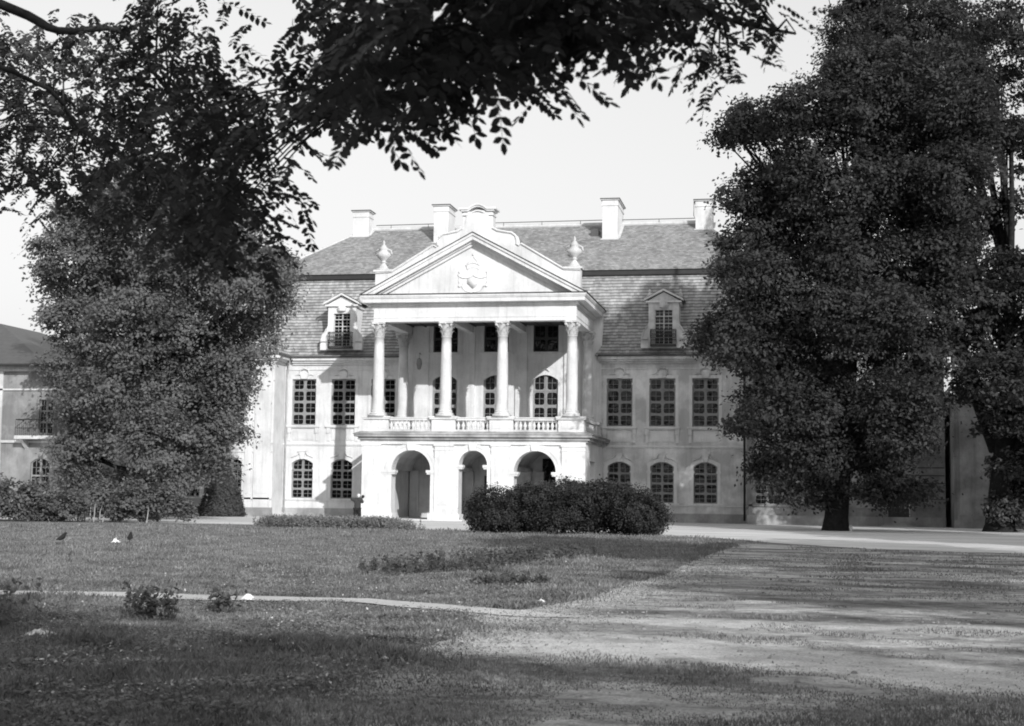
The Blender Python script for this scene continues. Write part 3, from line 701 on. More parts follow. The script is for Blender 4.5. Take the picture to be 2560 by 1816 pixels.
# entablature
e = MB(); EX = 6.6
for s in (-1, 1):
    xa, xb = sorted((s*5.95, s*EX)); e.box(xa, xb, .45, 9.6, 12.68, 13.3); e.box(xa-.0, xb, .45, 9.6, 13.301, 13.6)
e.box(-EX, EX, -.3, .449, 12.68, 12.92); 
for p, z0, z1 in ((.03,12.921,13.0),(.0,13.001,13.62),(.06,13.621,13.7),(.15,13.701,13.86)):
    e.box(-EX-p, EX+p, -.3-p, 9.6, max(z0, 13.001) if z1 > 13.0 else z0, z1) if z0 > 13.2 else e.box(-EX-p, EX+p, -.3-p, .448, z0, z1)
for s in (-1, 1):
    xa, xb = sorted((s*(EX-.3), s*(EX+.03))); e.box(xa, xb, .449, 9.6, 12.925, 13.0)
for x in (-1.84, 1.84): e.box(x-.22, x+.22, .45, YB, 12.75, 13.3)
e.build('entablature', 'trim', P)
e = MB(); e.box(-5.94, 5.94, .455, YB-.002, 13.25, 13.299)
for k in range(14): e.box(-5.9+k*.88, -5.8+k*.88, .46, YB-.2, 13.17, 13.249)
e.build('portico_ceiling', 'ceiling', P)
c = MB()
for p, z0, z1 in ((.62,13.861,14.12),(.68,14.121,14.2),(.72,14.201,14.34)): c.box(-EX-p, EX+p, -.3-p, 8.0, z0, z1)
c.build('portico_cornice', 'trim', P)
c = MB(); c.box(-7.38, 7.38, -1.08, 8.05, 14.341, 14.39); c.build('cornice_sheet', 'dark', P)
# pediment
AZ = 18.32; sl = (AZ-14.42)/7.3
def rake(mb, off0, off1, y0, y1, x_end=7.3):
    for s in (-1, 1):
        mb.prism([(s*x_end,14.392+max(0,0)),(0,AZ-off1),(0,AZ-off0),(s*x_end,14.392+.001+(off1-off0))][::1], y0, y1) if False else None
        e0 = lambda x, off: AZ-off-sl*abs(x)
        xb0 = min(x_end, (AZ-off0-14.392)/sl); xb1 = min(x_end, (AZ-off1-14.392)/sl)
        poly = [(0,AZ-off0),(s*xb0,e0(xb0,off0))]
        poly += [(s*xb1,max(14.392, e0(xb1,off1)))] if xb1 < x_end or True else []
        poly += [(0,AZ-off1)]
        mb.prism(poly, y0, y1)
r = MB(); rake(r, .06, .22, -1.02, .2); rake(r, .221, .48, -.92, .2); rake(r, .481, .58, -.6, .2); rake(r, .581, .75, -.42, .2)
r.build('raking_cornice', 'trim', P)
r = MB(); rake(r, .0, .055, -1.07, .3, 7.36); r.build('raking_cornice_sheet', 'dark', P)
t = MB(); t.prism([(-6.6,14.393),(6.6,14.393),(0,AZ-.5)], -.2, .15); t.build('tympanum', 'plaster', P)
rl = MB(); Y = -.2                                     # crown, drapery and tassels in relief
def arcline(cx, cz, rx, rz, a0, a1, rad, n=10): rl.tube([(cx+rx*math.cos(a0+(a1-a0)*k/n), Y, cz+rz*math.sin(a0+(a1-a0)*k/n)) for k in range(n+1)], rad, 6)
arcline(-.12,15.9,.42,.25,R_(25),R_(155),.035); arcline(-.12,16.05,.55,.38,R_(30),R_(150),.05)
for k in range(7): rl.add(*ball((-.12+.5*math.cos(R_(30+20*k)), Y-.02, 16.1+.36*math.sin(R_(30+20*k))), .05))
rl.tube([(-.5,Y,16.05),(-.55,Y,16.3),(-.3,Y,16.6),(-.12,Y,16.85)], .04, 6); rl.tube([(.26,Y,16.05),(.35,Y,16.3),(.1,Y,16.6),(-.12,Y,16.85)], .04, 6); rl.add(*ball((-.12,Y,16.98), .09))
arcline(-.6,15.75,.5,.28,R_(190),R_(350),.06); arcline(.4,15.75,.5,.28,R_(190),R_(350),.06)
for s in (-1, 1):
    rl.tube([(-.12+s*.9,Y,15.8),(-.12+s*.92,Y,15.3),(-.12+s*.88,Y,15.1)], .035, 6); rl.add(*ball((-.12+s*.9,Y,15.85), .07)); rl.lathe([(.03,15.1),(.1,14.95),(.07,14.88)], -.12+s*.88, Y, 6)
    rl.tube([(-.12+s*.75,Y,14.95),(-.12+s*.5,Y,14.65),(-.12+s*.2,Y,14.55),(-.12,Y,14.54)], .04, 6)
rl.prism([(-.5,15.45),(.26,15.45),(.26,15.1),(-.12,14.75),(-.5,15.1)], -.215, -.2)
rl.build('relief_crest', 'trim', P, True)
# scrolled attic gable behind the pediment
half = [(6.75,14.4),(6.75,16.0),(5.65,16.05),(5.55,16.12),(2.9,17.72),(2.72,17.62),(2.6,17.7),(2.62,17.95),(2.52,18.25),(2.25,18.45),(1.9,18.5),(1.3,18.62),(1.0,18.8),(.8,19.1),(.74,19.45),(.72,19.75)]
poly = half+[(-x,z) for x, z in half[::-1]]
t = MB(); t.prism(poly, .35, .95)
t.build('attic_gable', 'plaster', P)
t = MB(); t.prism([(x,z) for x, z in ((.98,18.7),(.98,19.9),(-.98,19.9),(-.98,18.7))], .45, 1.35)
def cap_arc(mb, z, w, y0, y1, h):
    n = 8; up_ = [(-w,z),(-.62,z)]+[(-.62+1.24*k/n, z+.28*math.sin(PI*k/n)) for k in range(1, n)]+[(.62,z),(w,z)]
    mb.prism(up_+[(x,zz-h) for x, zz in up_[::-1]], y0, y1)
cap_arc(t, 20.0, 1.1, .28, 1.42, .1); cap_arc(t, 20.12, 1.24, .2, 1.5, .115); cap_arc(t, 19.72, 1.04, .33, 1.4, .09)
for s in (-1, 1):                                     # moulding along the sloping parapet and the scrolls
    t.tube([(s*x,.32,z) for x, z in half[1:13]], .075, 6); t.tube([(s*x,.98,z) for x, z in half[1:13]], .075, 6)
    t.prism([(s*(5.62),16.051),(s*6.85,16.051),(s*6.85,16.17),(s*5.62,16.17)], .22, 1.08)
t.build('attic_trim', 'trim', P)
t = MB()
for s in (-1, 1): t.add([(0,.96,18.4),(s*7.3,.96,14.42),(s*7.3,9.5,14.42),(0,14,18.4)], [(0,1,2,3)])
t.build('portico_roof', 'tile_up', P)
def urn(x):
    u = MB(); z = 16.17
    u.box(x-.36, x+.36, .3, 1.0, z, z+.12)
    u.lathe([(.3,z+.12),(.3,z+.2),(.14,z+.42),(.12,z+.5),(.24,z+.54),(.12,z+.6),(.16,z+.66),(.4,z+.86),(.46,z+1.02),(.43,z+1.14),(.3,z+1.22),(.24,z+1.36),(.3,z+1.46),(.2,z+1.56),(.12,z+1.68),(.06,z+1.74),(.1,z+1.82),(.05,z+1.95),(.01,z+2.02)], x, .65, 18)
    for s in (-1, 1): u.tube([(x+s*.42,.65,z+1.0),(x+s*.56,.65,z+1.08),(x+s*.5,.65,z+1.3),(x+s*.3,.65,z+1.42),(x+s*.24,.65,z+1.3)], .05, 6); 
    for k in range(7): u.add(*ball((x-.36+.12*k, .65-.42+abs(k-3)*.06, z+1.06), .05))
    u.build('urn', 'stone', P, True)
urn(-6.3); urn(6.3)
LA=[(16.12,-81.96,3.48),(17.35,-83.94,2.72),(13.2,-79.5,4.78),(17.76,-84.41,3.0),(16.31,-82.73,3.58),(15.92,-81.93,3.61),(16.01,-81.35,3.18),(14.43,-80.23,4.22),(13.42,-79.92,4.16),(15.03,-81.19,4.56),(17.11,-83.33,3.54),(13.8,-79.03,4.85),(17.0,-83.32,2.99),(14.99,-80.95,4.07),(14.17,-80.25,3.88),(15.49,-81.12,3.61),(13.27,-79.17,4.17),(14.32,-81.04,4.57),(16.07,-81.88,3.17),(16.15,-82.42,4.12),(15.96,-81.73,3.38),(14.65,-79.86,4.73),(14.28,-80.89,4.42),(15.48,-81.39,4.51),(14.69,-80.37,3.78),(16.96,-83.15,3.26),(13.93,-78.96,4.3),(16.02,-81.63,3.86),(13.62,-80.23,4.38),(14.51,-80.6,3.98),(14.61,-79.66,3.86),(17.57,-84.22,3.0),(17.37,-83.45,3.5),(16.67,-82.85,3.3),(17.11,-83.48,3.35),(16.56,-82.75,3.82),(14.92,-80.42,4.05),(16.44,-82.7,4.48),(13.84,-79.32,4.94),(16.4,-82.67,3.96),(14.57,-81.35,4.01),(15.14,-81.2,4.3),(13.78,-79.51,5.18),(14.63,-80.07,4.9),(15.91,-81.61,4.07),(13.42,-79.85,5.18),(17.62,-84.3,3.17),(15.04,-80.74,4.13),(16.3,-81.95,3.67),(14.23,-80.58,4.08),(13.41,-79.52,4.28),(17.12,-83.7,3.56),(14.02,-80.24,4.95),(14.59,-80.85,4.32),(17.05,-83.03,3.41),(16.53,-82.55,3.13),(14.26,-80.52,4.62),(16.4,-82.2,4.19),(17.56,-83.78,3.31),(17.32,-83.75,2.85),(16.34,-82.57,3.5),(17.49,-84.5,2.65),(15.74,-81.0,4.97),(14.44,-80.89,4.36),(14.56,-80.6,3.8),(14.07,-79.88,4.4),(14.63,-79.63,4.12),(14.69,-80.12,4.46),(13.22,-79.5,4.97),(16.15,-82.49,3.97),(17.45,-83.93,3.42),(17.22,-83.93,3.33),(17.27,-83.8,2.99),(16.22,-82.59,3.78),(16.47,-82.68,4.16),(13.96,-79.52,5.23),(14.02,-80.51,4.97),(15.88,-81.83,3.3),(17.57,-84.15,2.89),(16.62,-82.78,4.2),(14.83,-80.31,3.87),(15.31,-80.98,4.13),(13.64,-80.06,4.01),(17.49,-83.91,2.83),(17.03,-83.16,3.7),(14.68,-81.27,4.07),(14.24,-81.07,4.0),(14.35,-79.73,5.17)]
LB=[(18.9,-85.01,3.35),(17.81,-83.51,4.09),(19.4,-85.79,3.26),(17.91,-83.81,3.58),(17.78,-83.66,3.73),(19.23,-85.85,3.18),(19.05,-85.36,3.11),(18.66,-85.33,3.45),(18.79,-86.04,2.93),(19.4,-86.03,3.07),(18.63,-85.44,3.24),(18.91,-86.07,2.94),(19.33,-86.0,3.18),(18.91,-85.46,3.24),(18.82,-85.23,3.44),(19.05,-85.35,3.34),(18.18,-84.34,3.83),(18.55,-85.26,3.1),(18.67,-85.59,2.85),(18.82,-85.87,3.14),(18.8,-85.41,3.24),(18.1,-84.41,3.56),(18.17,-84.29,3.73),(17.92,-84.15,3.95),(18.17,-84.35,3.46),(18.81,-85.57,2.96),(19.11,-86.04,2.91),(18.04,-84.42,3.19),(19.22,-86.06,3.0),(19.68,-83.67,3.99),(18.77,-85.63,3.01),(19.47,-84.92,3.42),(19.02,-85.62,3.26),(19.33,-85.89,3.05),(18.74,-84.98,3.21),(19.6,-83.7,3.81),(19.25,-83.94,3.92),(17.82,-83.38,3.48),(18.71,-85.41,2.92),(19.51,-84.59,3.71),(18.86,-85.14,3.11),(18.72,-85.85,3.2),(19.56,-84.11,3.87),(18.92,-85.61,3.12),(19.13,-85.13,3.26),(19.25,-85.73,2.97),(18.17,-84.08,3.36),(19.06,-85.07,3.13),(19.4,-84.52,3.74),(18.99,-84.99,3.56),(19.0,-85.66,3.32),(19.56,-84.53,3.58),(18.09,-83.92,3.74),(18.91,-85.88,3.25),(19.44,-86.0,2.99),(19.64,-84.67,3.37),(17.82,-83.88,3.53),(17.72,-83.47,4.0),(17.57,-82.91,3.73),(19.37,-85.91,2.97),(19.38,-84.96,3.43),(19.67,-85.01,3.45),(18.8,-85.51,3.3),(18.95,-85.11,3.13),(19.25,-85.84,3.09),(19.47,-84.71,3.58),(18.6,-85.45,3.44),(18.22,-84.47,3.32),(19.52,-83.97,3.68),(19.24,-85.51,3.29),(18.88,-85.56,2.94),(18.83,-86.01,2.83)]
LC=[(19.6,-84.54,3.46),(19.67,-84.51,3.33),(19.76,-84.49,3.28),(19.86,-84.48,3.37),(19.98,-84.47,3.45),(20.07,-84.44,3.4),(19.81,-84.48,3.22),(19.72,-84.5,3.25),(19.7,-84.52,3.43),(19.93,-84.49,3.63)]
SHADE = [
 (29,-107,15,5,2.5,101,'park tree behind the camera, nearest of the row, shading the grass'),
 (35,-108,15,5,2.5,102,'second park tree behind the camera, shading the lawn edge'),
 (40.5,-110,13,4.5,2.5,103,'third park tree behind the camera, shading the yard corner'),
 (36,-87,13.0,4.0,3.5,104,'park tree right of the camera, shading the open yard'),
 (44,-100,12.0,4.0,3,105,'park tree far to the right of the camera, lowest of the group'),
 (37,-66,15,5,3,106,'park tree beyond the right edge of the photo, nearer the palace'),
 (32.5,-72,17,4.2,6,107,'tallest park tree beyond the right edge of the photo'), (42,-50,16,6,2.5,108,'wide park tree right of the photo, shading the gravel before the side wing'),
 (39.5,-38,15,5.5,2.5,109,'park tree beyond the right edge, closest to the side wing'),
 (42.5,-13,19,6.5,2.5,110,'park tree beyond the right edge beside the side wing'),
 (37.5,-106,14.3,5,2.5,111,'park tree behind the camera, between the second and third of the row'),
]

# ------------------------------------------------------------------ other buildings
W = empty('annex_building'); tag(W, 'white side building with a small iron balcony and dark hipped roof at the left edge', 'building')
b = MB(); Y = -10.0; x0, x1 = -40, -23.0
ops = [dict(x=-24.2, hw=.62, zb=1.7, zs=3.2, rise=.3), dict(x=-29.5, hw=.62, zb=1.7, zs=3.2, rise=.3)]
wall(b, x0, x1, -.1, 4.5, Y, ops); wall(b, x0, x1, 4.5, 9.0, Y, [dict(x=-23.95, hw=.45, zb=4.95, zs=7.0, rise=0), dict(x=-29.5, hw=.55, zb=5.4, zs=7.2, rise=0)])
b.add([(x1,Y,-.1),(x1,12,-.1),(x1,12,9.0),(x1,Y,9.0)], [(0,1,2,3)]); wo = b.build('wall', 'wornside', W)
t = MB(); t.box(x0, x1+.1, Y-.12, Y-.001, 4.4, 4.55); t.box(x0, x1+.3, Y-.3, Y-.001, 8.7, 9.0); t.box(x1+.001, x1+.3, Y, 12, 8.7, 9.0); t.box(-27.4, -26.8, Y-.1, Y-.001, 0, 8.69); t.box(x0, x1+.05, Y-.1, Y-.001, 7.55, 7.65)
t.build('trim', 'worn', W)
rf = MB(); rf.add([(-41,Y-.8,9.05),(-23.6,Y-.8,9.05),(-23.6,13,9.05),(-41,13,9.05),(-32.3,-1.3,12.7),(-32.3,4,12.7)], [(0,1,4),(1,2,5,4),(2,3,5),(3,0,4,5),(0,1,2,3)])
rf.build('roof', 'lead', W)
rf = MB(); rf.tube([(-41,Y-.88,9.0),(-23.5,Y-.88,9.0),(-23.5,13,9.0)], .1, 6); rf.build('gutter', 'dark', W)
for x, z in ((-24.2,1.7),(-29.5,1.7)):
    f, gl = window_mesh(.62, 1.5, .3, 2, 2, .03, .05); fo = f.build('window', 'frame', W); fo.location = (x, Y+.12, z); gl.build('pane', 'glass', fo)
f, gl = window_mesh(.45, 2.05, 0, 2, 3, .03, .05); fo = f.build('balcony_door', 'frame_shaded', W); fo.location = (-23.95, Y+.12, 4.95); gl.build('pane', 'glass', fo)
f, gl = window_mesh(.55, 1.8, 0, 2, 3, .03, .05); fo = f.build('window', 'frame_shaded', W); fo.location = (-29.5, Y+.12, 5.4); gl.build('pane', 'glass', fo)
i = MB(); i.box(-25.4, -22.7, Y-1.0, Y, 4.6, 4.8); i.prism_x([(Y,4.0),(Y,4.6),(Y-.8,4.6)], -25.2, -25.0); i.prism_x([(Y,4.0),(Y,4.6),(Y-.8,4.6)], -23.2, -23.0)
bo = i.build('balcony', 'stone', W); i = MB()
i.tube([(-25.35,Y,5.75),(-25.35,Y-.95,5.75),(-22.75,Y-.95,5.75),(-22.75,Y,5.75)], .03, 5)
for k in range(21): i.tube([(-25.35+2.6*k/20,Y-.95,4.8),(-25.35+2.6*k/20,Y-.95,5.75)], .015, 4)
i.build('railing', 'iron', bo)

W = empty('side_wing'); tag(W, 'low weathered wall block with a flat cornice adjoining the right end of the palace', 'wall')
b = MB(); b.add([(29.75,4.2,0),(40,4.2,0),(40,4.2,8.1),(29.75,4.2,8.1)], [(0,1,2,3)]); b.add([(29.75,4.2,0),(29.75,12,0),(29.75,12,8.1),(29.75,4.2,8.1)], [(0,1,2,3)])
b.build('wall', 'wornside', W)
b = MB(); b.box(29.6, 40, 4.05, 12, 8.101, 8.2); b.box(29.45, 40, 3.9, 12, 8.201, 8.32); b.box(29.7, 40, 4.1, 4.199, 0, .5); b.box(29.9, 30.9, 4.12, 4.199, .5, 8.1); b.box(30.05, 30.75, 4.07, 4.12, .8, 7.7)
b.build('cornice', 'wornside', W)

# ------------------------------------------------------------------ foliage
def unit(v): return v/np.maximum(np.linalg.norm(v, axis=-1, keepdims=True), 1e-9)
def leaf_quads(C, N, size, rg, aspect=1.6, fold=.25):
    """folded diamond leaves at C with normals N"""
    n = len(C); t = unit(np.cross(N, unit(rg.normal(size=(n,3))))); b = np.cross(N, t)
    s = size*rg.uniform(.65, 1.3, (n,1)); L = t*s*.5*aspect; Wd = b*s*.5
    V = np.stack([C-L, C+Wd+N*s*fold*.4, C+L*1.1, C-Wd+N*s*fold*.4], 1).reshape(-1, 3)
    F = np.arange(n*4).reshape(n, 4); return V, F
def crown_points(blobs, clumps_per_m2, leaves_per_clump, clump_r, rg, inner=.25, flat=.55):
    Cs = []; Ns = []
    for (x, y, z, r) in blobs:
        m = max(4, int(clumps_per_m2*4*PI*r*r)); d = unit(rg.normal(size=(m,3)))
        rad = r*np.where(rg.random((m,1)) < inner, rg.uniform(.25,.8,(m,1)), rg.uniform(.82,1.08,(m,1)))
        cc = np.array([x,y,z])+d*rad*np.array([1,1,.92])
        ok = cc[:,2] > .15; cc = cc[ok]; d = d[ok]
        k = leaves_per_clump
        off = rg.normal(size=(len(cc),k,3))*(clump_r*rg.uniform(.55,1.25,(len(cc),1,1)))*np.array([1,1,flat])
        off[:,:,2] -= np.hypot(off[:,:,0], off[:,:,1])*.3
        p = (cc[:,None,:]+off).reshape(-1,3)
        nn = unit(np.repeat(unit(d*.6+np.array([0,0,.6])+rg.normal(size=d.shape)*.35), k, 0)+rg.normal(size=(len(p),3))*.38)
        Cs.append(p); Ns.append(nn)
    C = np.concatenate(Cs); N = np.concatenate(Ns); ok = C[:,2] > .05
    return C[ok], N[ok]
def branches(mb, base, top, blobs, rg, r0, nb=14):
    base = Vector(base); top = Vector(top)
    path = [base+(top-base)*t+Vector((math.sin(t*5)*.3, math.cos(t*4)*.3, 0))*t for t in (0,.03,.1,.25,.45,.7,1)]
    mb.tube(path, [r0*1.3,r0*1.08,r0,r0*.85,r0*.65,r0*.4,r0*.15], 10)
    idx = rg.permutation(len(blobs))[:nb]
    for i in idx:
        x, y, z, r = blobs[i]; e = Vector((x,y,z)); t = min(.9, max(.12, (z-base.z)/(top.z-base.z)*.6)); s = base+(top-base)*t
        mid = (s+e)/2+Vector((0,0,-.4)); mb.tube([s, mid, e], [r0*.42*(1-t*.5), r0*.25, r0*.08], 6)
        for k in range(3):
            q = e+Vector(rg.normal(size=3))*r*.5; mb.tube([mid, q], [r0*.14, r0*.04], 4)
def lobes(blobs, rg, k=3, f=.86):
    out = [(x,y,z,r*f) for x,y,z,r in blobs]
    for x, y, z, r in blobs:
        for _ in range(k):
            a = rg.uniform(0, 2*PI); e = rg.uniform(-.7, .8); q = r*rg.uniform(.3, .5); out.append((x+r*.85*math.cos(a)*math.cos(e), y+r*.85*math.sin(a)*math.cos(e), max(q*.9+.1, z+r*.85*math.sin(e)), q))
    return out
def tree(name, label, blobs, base, top, r0, mat, seed, cpm=1.6, lpc=26, cr=.32, size=.2, cat='tree', inner=.25, nb=14, group=None, flat=.55, trunkname='trunk'):
    rg = np.random.default_rng(seed); T = empty(name, (0,0,0)); tag(T, label, cat, group)
    mb = MB(); branches(mb, base, top, blobs, rg, r0, nb); mb.build(trunkname, 'bark', T, True)
    if cr > .4 and cpm >= 1: blobs = lobes(blobs, rg)
    C, N = crown_points(blobs, cpm, lpc, cr, rg, inner, flat); V, F = leaf_quads(C, N, size, rg)
    np_mesh('crown', V, F, mat, T); return T
T1 = [(25.2,-12.0,24.4,2.2),(23.3,-12,24.0,1.8),(20.4,-13.5,22.2,1.7),(17.8,-10.5,22.4,1.5),(16.6,-8.5,22.5,1.0),(22.5,-12.0,22.3,2.3),(25.8,-9.5,21.9,2.6),(28.1,-13.5,22.3,1.9),(17.4,-10.5,18.4,1.4),(19.5,-8.5,20.1,2.3),(22.5,-12.0,18.6,2.77),(25.7,-9.5,18.4,2.83),(28.0,-13.5,18.5,2.06),(17.8,-10.5,15.7,1.8),(20.1,-8.5,16.5,2.68),(23.0,-12.0,14.9,2.75),(26.1,-9.5,14.9,2.6),(17.2,-13.5,13.5,1.3),(19.3,-10.5,12.6,2.61),(15.9,-8.5,10.9,1.4),(18.2,-12.0,9.8,2.0),(20.8,-9.5,10.1,2.62),(23.6,-13.5,10.9,2.48),(25.4,-10.5,10.0,2.25),(17.7,-8.5,6.4,1.7),(20.3,-12.0,6.4,2.53),(23.1,-9.5,7.0,2.5),(24.9,-13.5,6.8,1.9),(26.4,-10.5,7.8,1.0),(18.9,-8.5,3.9,1.4),(21.3,-12.0,3.9,1.8),(23.7,-9.5,4.3,1.7),(25.3,-13.5,4.7,1.4),(26.5,-10.5,5.7,1.0),(23.9,7.0,33.0,2.1),(23.8,7.8,31.1,2.0),(26.0,6.5,35.8,2.9),(25.4,7.0,31.6,2.1),(24.7,7.4,29.7,1.9),(27.8,1.0,31.1,2.48),(26.1,2.0,29.2,2.51),(30.4,3.0,31.7,2.02),(24.6,2,26.4,1.7),(26.4,1.5,26.6,2.2),(23.9,-13.0,2.4,.92),(25.8,-11.5,2.5,.94),(24.9,-13.0,2.1,.82),(21.5,-11.5,2.1,.8),(19.5,-13.0,2.3,.83),(28.4,-11,24.8,1.9),(28.9,-11,21.6,1.8),(28.4,-11,18.1,1.8),(29.6,-10.5,19.6,1.2),(28,-11,15,1.9),(26.9,-11,11.9,1.8)]
T2 = [(30.7,-9.5,28.0,1.31),(29.7,-7.0,26.8,1.57),(31.2,-8.0,22.6,1.21),(29.9,-6.0,22.0,1.81),(31.6,-9.5,21.5,1.08),(29.1,-7.0,17.0,1.78),(31.1,-8.0,15.0,1.09),(28.5,-6.0,14.0,1.6),(29.8,-9.5,12.8,1.71),(32.0,-7.0,13.8,1.32),(28.9,-8.0,11.1,1.55),(31.3,-6.0,10.8,2.0),(30.4,-9.5,8.3,1.7),(32.1,-7.0,8.7,1.75),(32.4,-8.0,6.1,1.72),(30.8,-6.0,5.9,.66),(33.7,-9.5,13.4,2.55),(34.2,-7.0,20.5,2.43),(34.2,-8.0,8.2,2.79),(33.7,-6.0,26.5,2.7),(34.3,-9.5,4.9,2.31),(32.6,-8,3.4,1.5),(31.5,-7.0,17.9,1.11),(31.3,-6.0,25.4,1.13),(28.9,-8.0,9.8,1.53),(29.8,-7.0,8.1,1.32),(29.0,-6.0,15.8,1.57)]
LT = [(-16.1,-15.0,18.6,2.5),(-19.7,-12.5,17.1,2.2),(-14.7,-11.0,18.2,2.4),(-11.2,-13.5,16.0,1.7),(-20.3,-15.0,15.3,1.6),(-22.2,-12.5,13.8,1.2),(-19.1,-11.0,14.5,2.83),(-14.2,-13.5,14.0,2.95),(-10.1,-15.0,13.7,2.2),(-8.7,-12.5,14.4,1.3),(-10.1,-11.0,12.5,1.8),(-20.2,-13.5,11.3,2.1),(-16.2,-15.0,10.7,2.68),(-13.7,-12.5,10.7,2.74),(-11.3,-11.0,10.4,2.1),(-20.3,-13.5,7.9,1.7),(-16.8,-15.0,7.3,2.45),(-14.8,-12.5,7.5,2.51),(-12.2,-11.0,7.8,1.9),(-18.7,-13.5,4.9,1.8),(-14.8,-15.0,4.4,2.3),(-13.2,-12.5,4.8,1.5),(-17.8,-11.0,2.3,1.2),(-13.9,-13.5,2.5,1.2),(-11.7,-12.5,5.6,1.3),(-12.3,-12.0,3.0,1.2),(-11.3,-12.5,8.6,1.5),(-20.4,-13,6.2,1.2),(-20.3,-13.2,4.3,1.3),(-19.8,-13.4,2.4,1.2)]
BU = [(7.4,-29.2,1.1,.9),(8.6,-27.6,1.15,1.0),(10.1,-26.8,1.35,1.05),(12.0,-28.0,1.35,1.05),(13.5,-29.2,1.15,.95),(14.1,-27.6,.8,.65),(6.4,-26.8,.65,.5),(8.2,-28.0,.5,.78),(10.0,-29.2,.5,.76),(11.4,-27.6,.5,.78),(12.9,-26.8,.4,.69),(9.3,-28.4,1.2,.9),(11.0,-28.6,1.2,.95),(6.9,-28.2,.5,.6),(13.8,-28.4,.5,.6),(10.9,-27.4,1.5,.7),(12.6,-27.8,1.45,.7),(7.9,-27.9,1.0,.95),(9.4,-27.4,1.15,1.0),(11.1,-27.6,1.2,1.0),(12.8,-28.2,1.1,.95),(13.9,-28.6,.9,.8),(6.9,-28.6,.9,.75)]
S1 = [(-18.8,-22.5,1.2,1.0),(-17.8,-21.5,1.1,.95),(-15.9,-22.0,.8,.85),(-18.1,-22.5,.3,.6),(-16.6,-21.5,.3,.61),(-20.5,-22,1.3,1.1)]
S2 = [(-15.3,-19.5,1.2,.95),(-13.2,-20.5,1.4,.92),(-11.7,-20.0,1.3,.85),(-10.9,-19.5,.8,.6),(-14.1,-20.5,.6,.61),(-12.6,-20.0,.6,.66)]
tree('broadleaf_tree', 'tall dark broadleaf tree before the right wing of the palace, low branches near the ground', T1, (22.1,-11.2,-.1), (24.2,-9.0,27), .6, 'leaf_right', 11, 1.7, 62, .43, .14, nb=22, flat=.52)
t2 = tree('shade_tree', 'very dark tree at the far right edge with a thick trunk and open upper crown', T2, (31.0,-6.4,-.1), (31.8,-7.5,15), .75, 'leaf_right', 12, 1.0, 52, .45, .16, nb=16, flat=.35, inner=.15)
mb = MB(); mb.tube([(31.0,-6.4,4.5),(29.2,-7.0,9.5),(27.6,-7.4,13.6),(26.6,-7.6,16)], [.5,.4,.28,.12], 8); mb.build('limb', 'bark', t2, True)
tree('dark_shrub', 'tall dark shrub mass at the foot of the trunk at the far right edge', [(31.4,-6.8,1.2,1.2),(32.4,-6.2,2.2,1.4),(31.6,-6.4,3.4,1.15),(33.2,-7.0,3.6,1.5),(33.6,-7.0,1.4,1.3)], (32.4,-6.4,-.05), (32.6,-6.4,3), .08, 'leaf_yew', 13, 5, 24, .22, .13, 'shrub', nb=4, trunkname='stem')
tree('maple_tree', 'large rounded bushy tree hiding the left end of the palace, crown reaching nearly down', LT, (-15.8,-12.99,-.1), (-15.6,-12.8,18), .45, 'leaf_left', 14, 1.75, 58, .42, .135, nb=18, flat=.6)
tree('lilac_bush', 'wide dense dark bush on the lawn in front of the right half of the portico', BU, (10.3,-28.2,-.05), (10.3,-28.2,1.8), .07, 'leaf_bush', 15, 15, 46, .15, .06, 'bush', nb=14, trunkname='stem', flat=.8)
tree('garden_shrub', 'pale loose shrub growing at the left edge of the lawn', S1, (-17.5,-22,-.05), (-17.5,-22,1.6), .05, 'leaf_pale', 16, 9, 22, .18, .11, 'shrub', nb=6, trunkname='stem', flat=.7)
s2 = tree('garden_shrub', 'pale shrub with bare stems showing, under the big bushy tree on the left', S2, (-13,-20,-.05), (-13,-20,1.7), .05, 'leaf_pale', 17, 10, 22, .17, .11, 'shrub', nb=6, trunkname='stem', flat=.7)
mb = MB(); rr = random.Random(4)
for x in (-15.3,-15.1,-14.75,-14.6,-16.0,-12.2): mb.tube([(x,-20.9,-.02),(x+rr.uniform(-.08,.08),-20.8,.5),(x+rr.uniform(-.2,.2),-20.5,1.0)], [.035,.028,.02], 5)
mb.build('bare_stem', 'stem', s2, True)
# conical yew: drooping clumps on a cone
rg = np.random.default_rng(21)
T = empty('yew'); tag(T, 'cone-shaped evergreen beside the left wall of the palace', 'evergreen')
cyx, cyy, hh = -17.75, 2.6, 3.6
mb = MB(); mb.tube([(cyx,cyy,-.05),(cyx,cyy,hh*.9)], [.14,.03], 8); mb.build('trunk', 'bark', T, True)
k = 1500; zz = hh*(1-np.sqrt(rg.random(k)))**.9; ang = rg.uniform(0, 2*PI, k); rad = (1.38*(1-zz/hh)**.75+.06)*rg.uniform(.8, 1.06, k)
cc = np.stack([cyx+rad*np.cos(ang), cyy+rad*np.sin(ang), zz+.08], 1); d = unit(cc-np.array([cyx,cyy,0])*1.0*np.array([1,1,0])-np.array([0,0,1])*zz[:,None]*.8)
C = (cc[:,None]+rg.normal(size=(k,20,3))*np.array([.11,.11,.13])).reshape(-1,3); N = unit(np.repeat(d,20,0)+rg.normal(size=(k*20,3))*.5)
V, F = leaf_quads(C, N, .085, rg, 2.2); np_mesh('crown', V, F, 'leaf_yew', T)
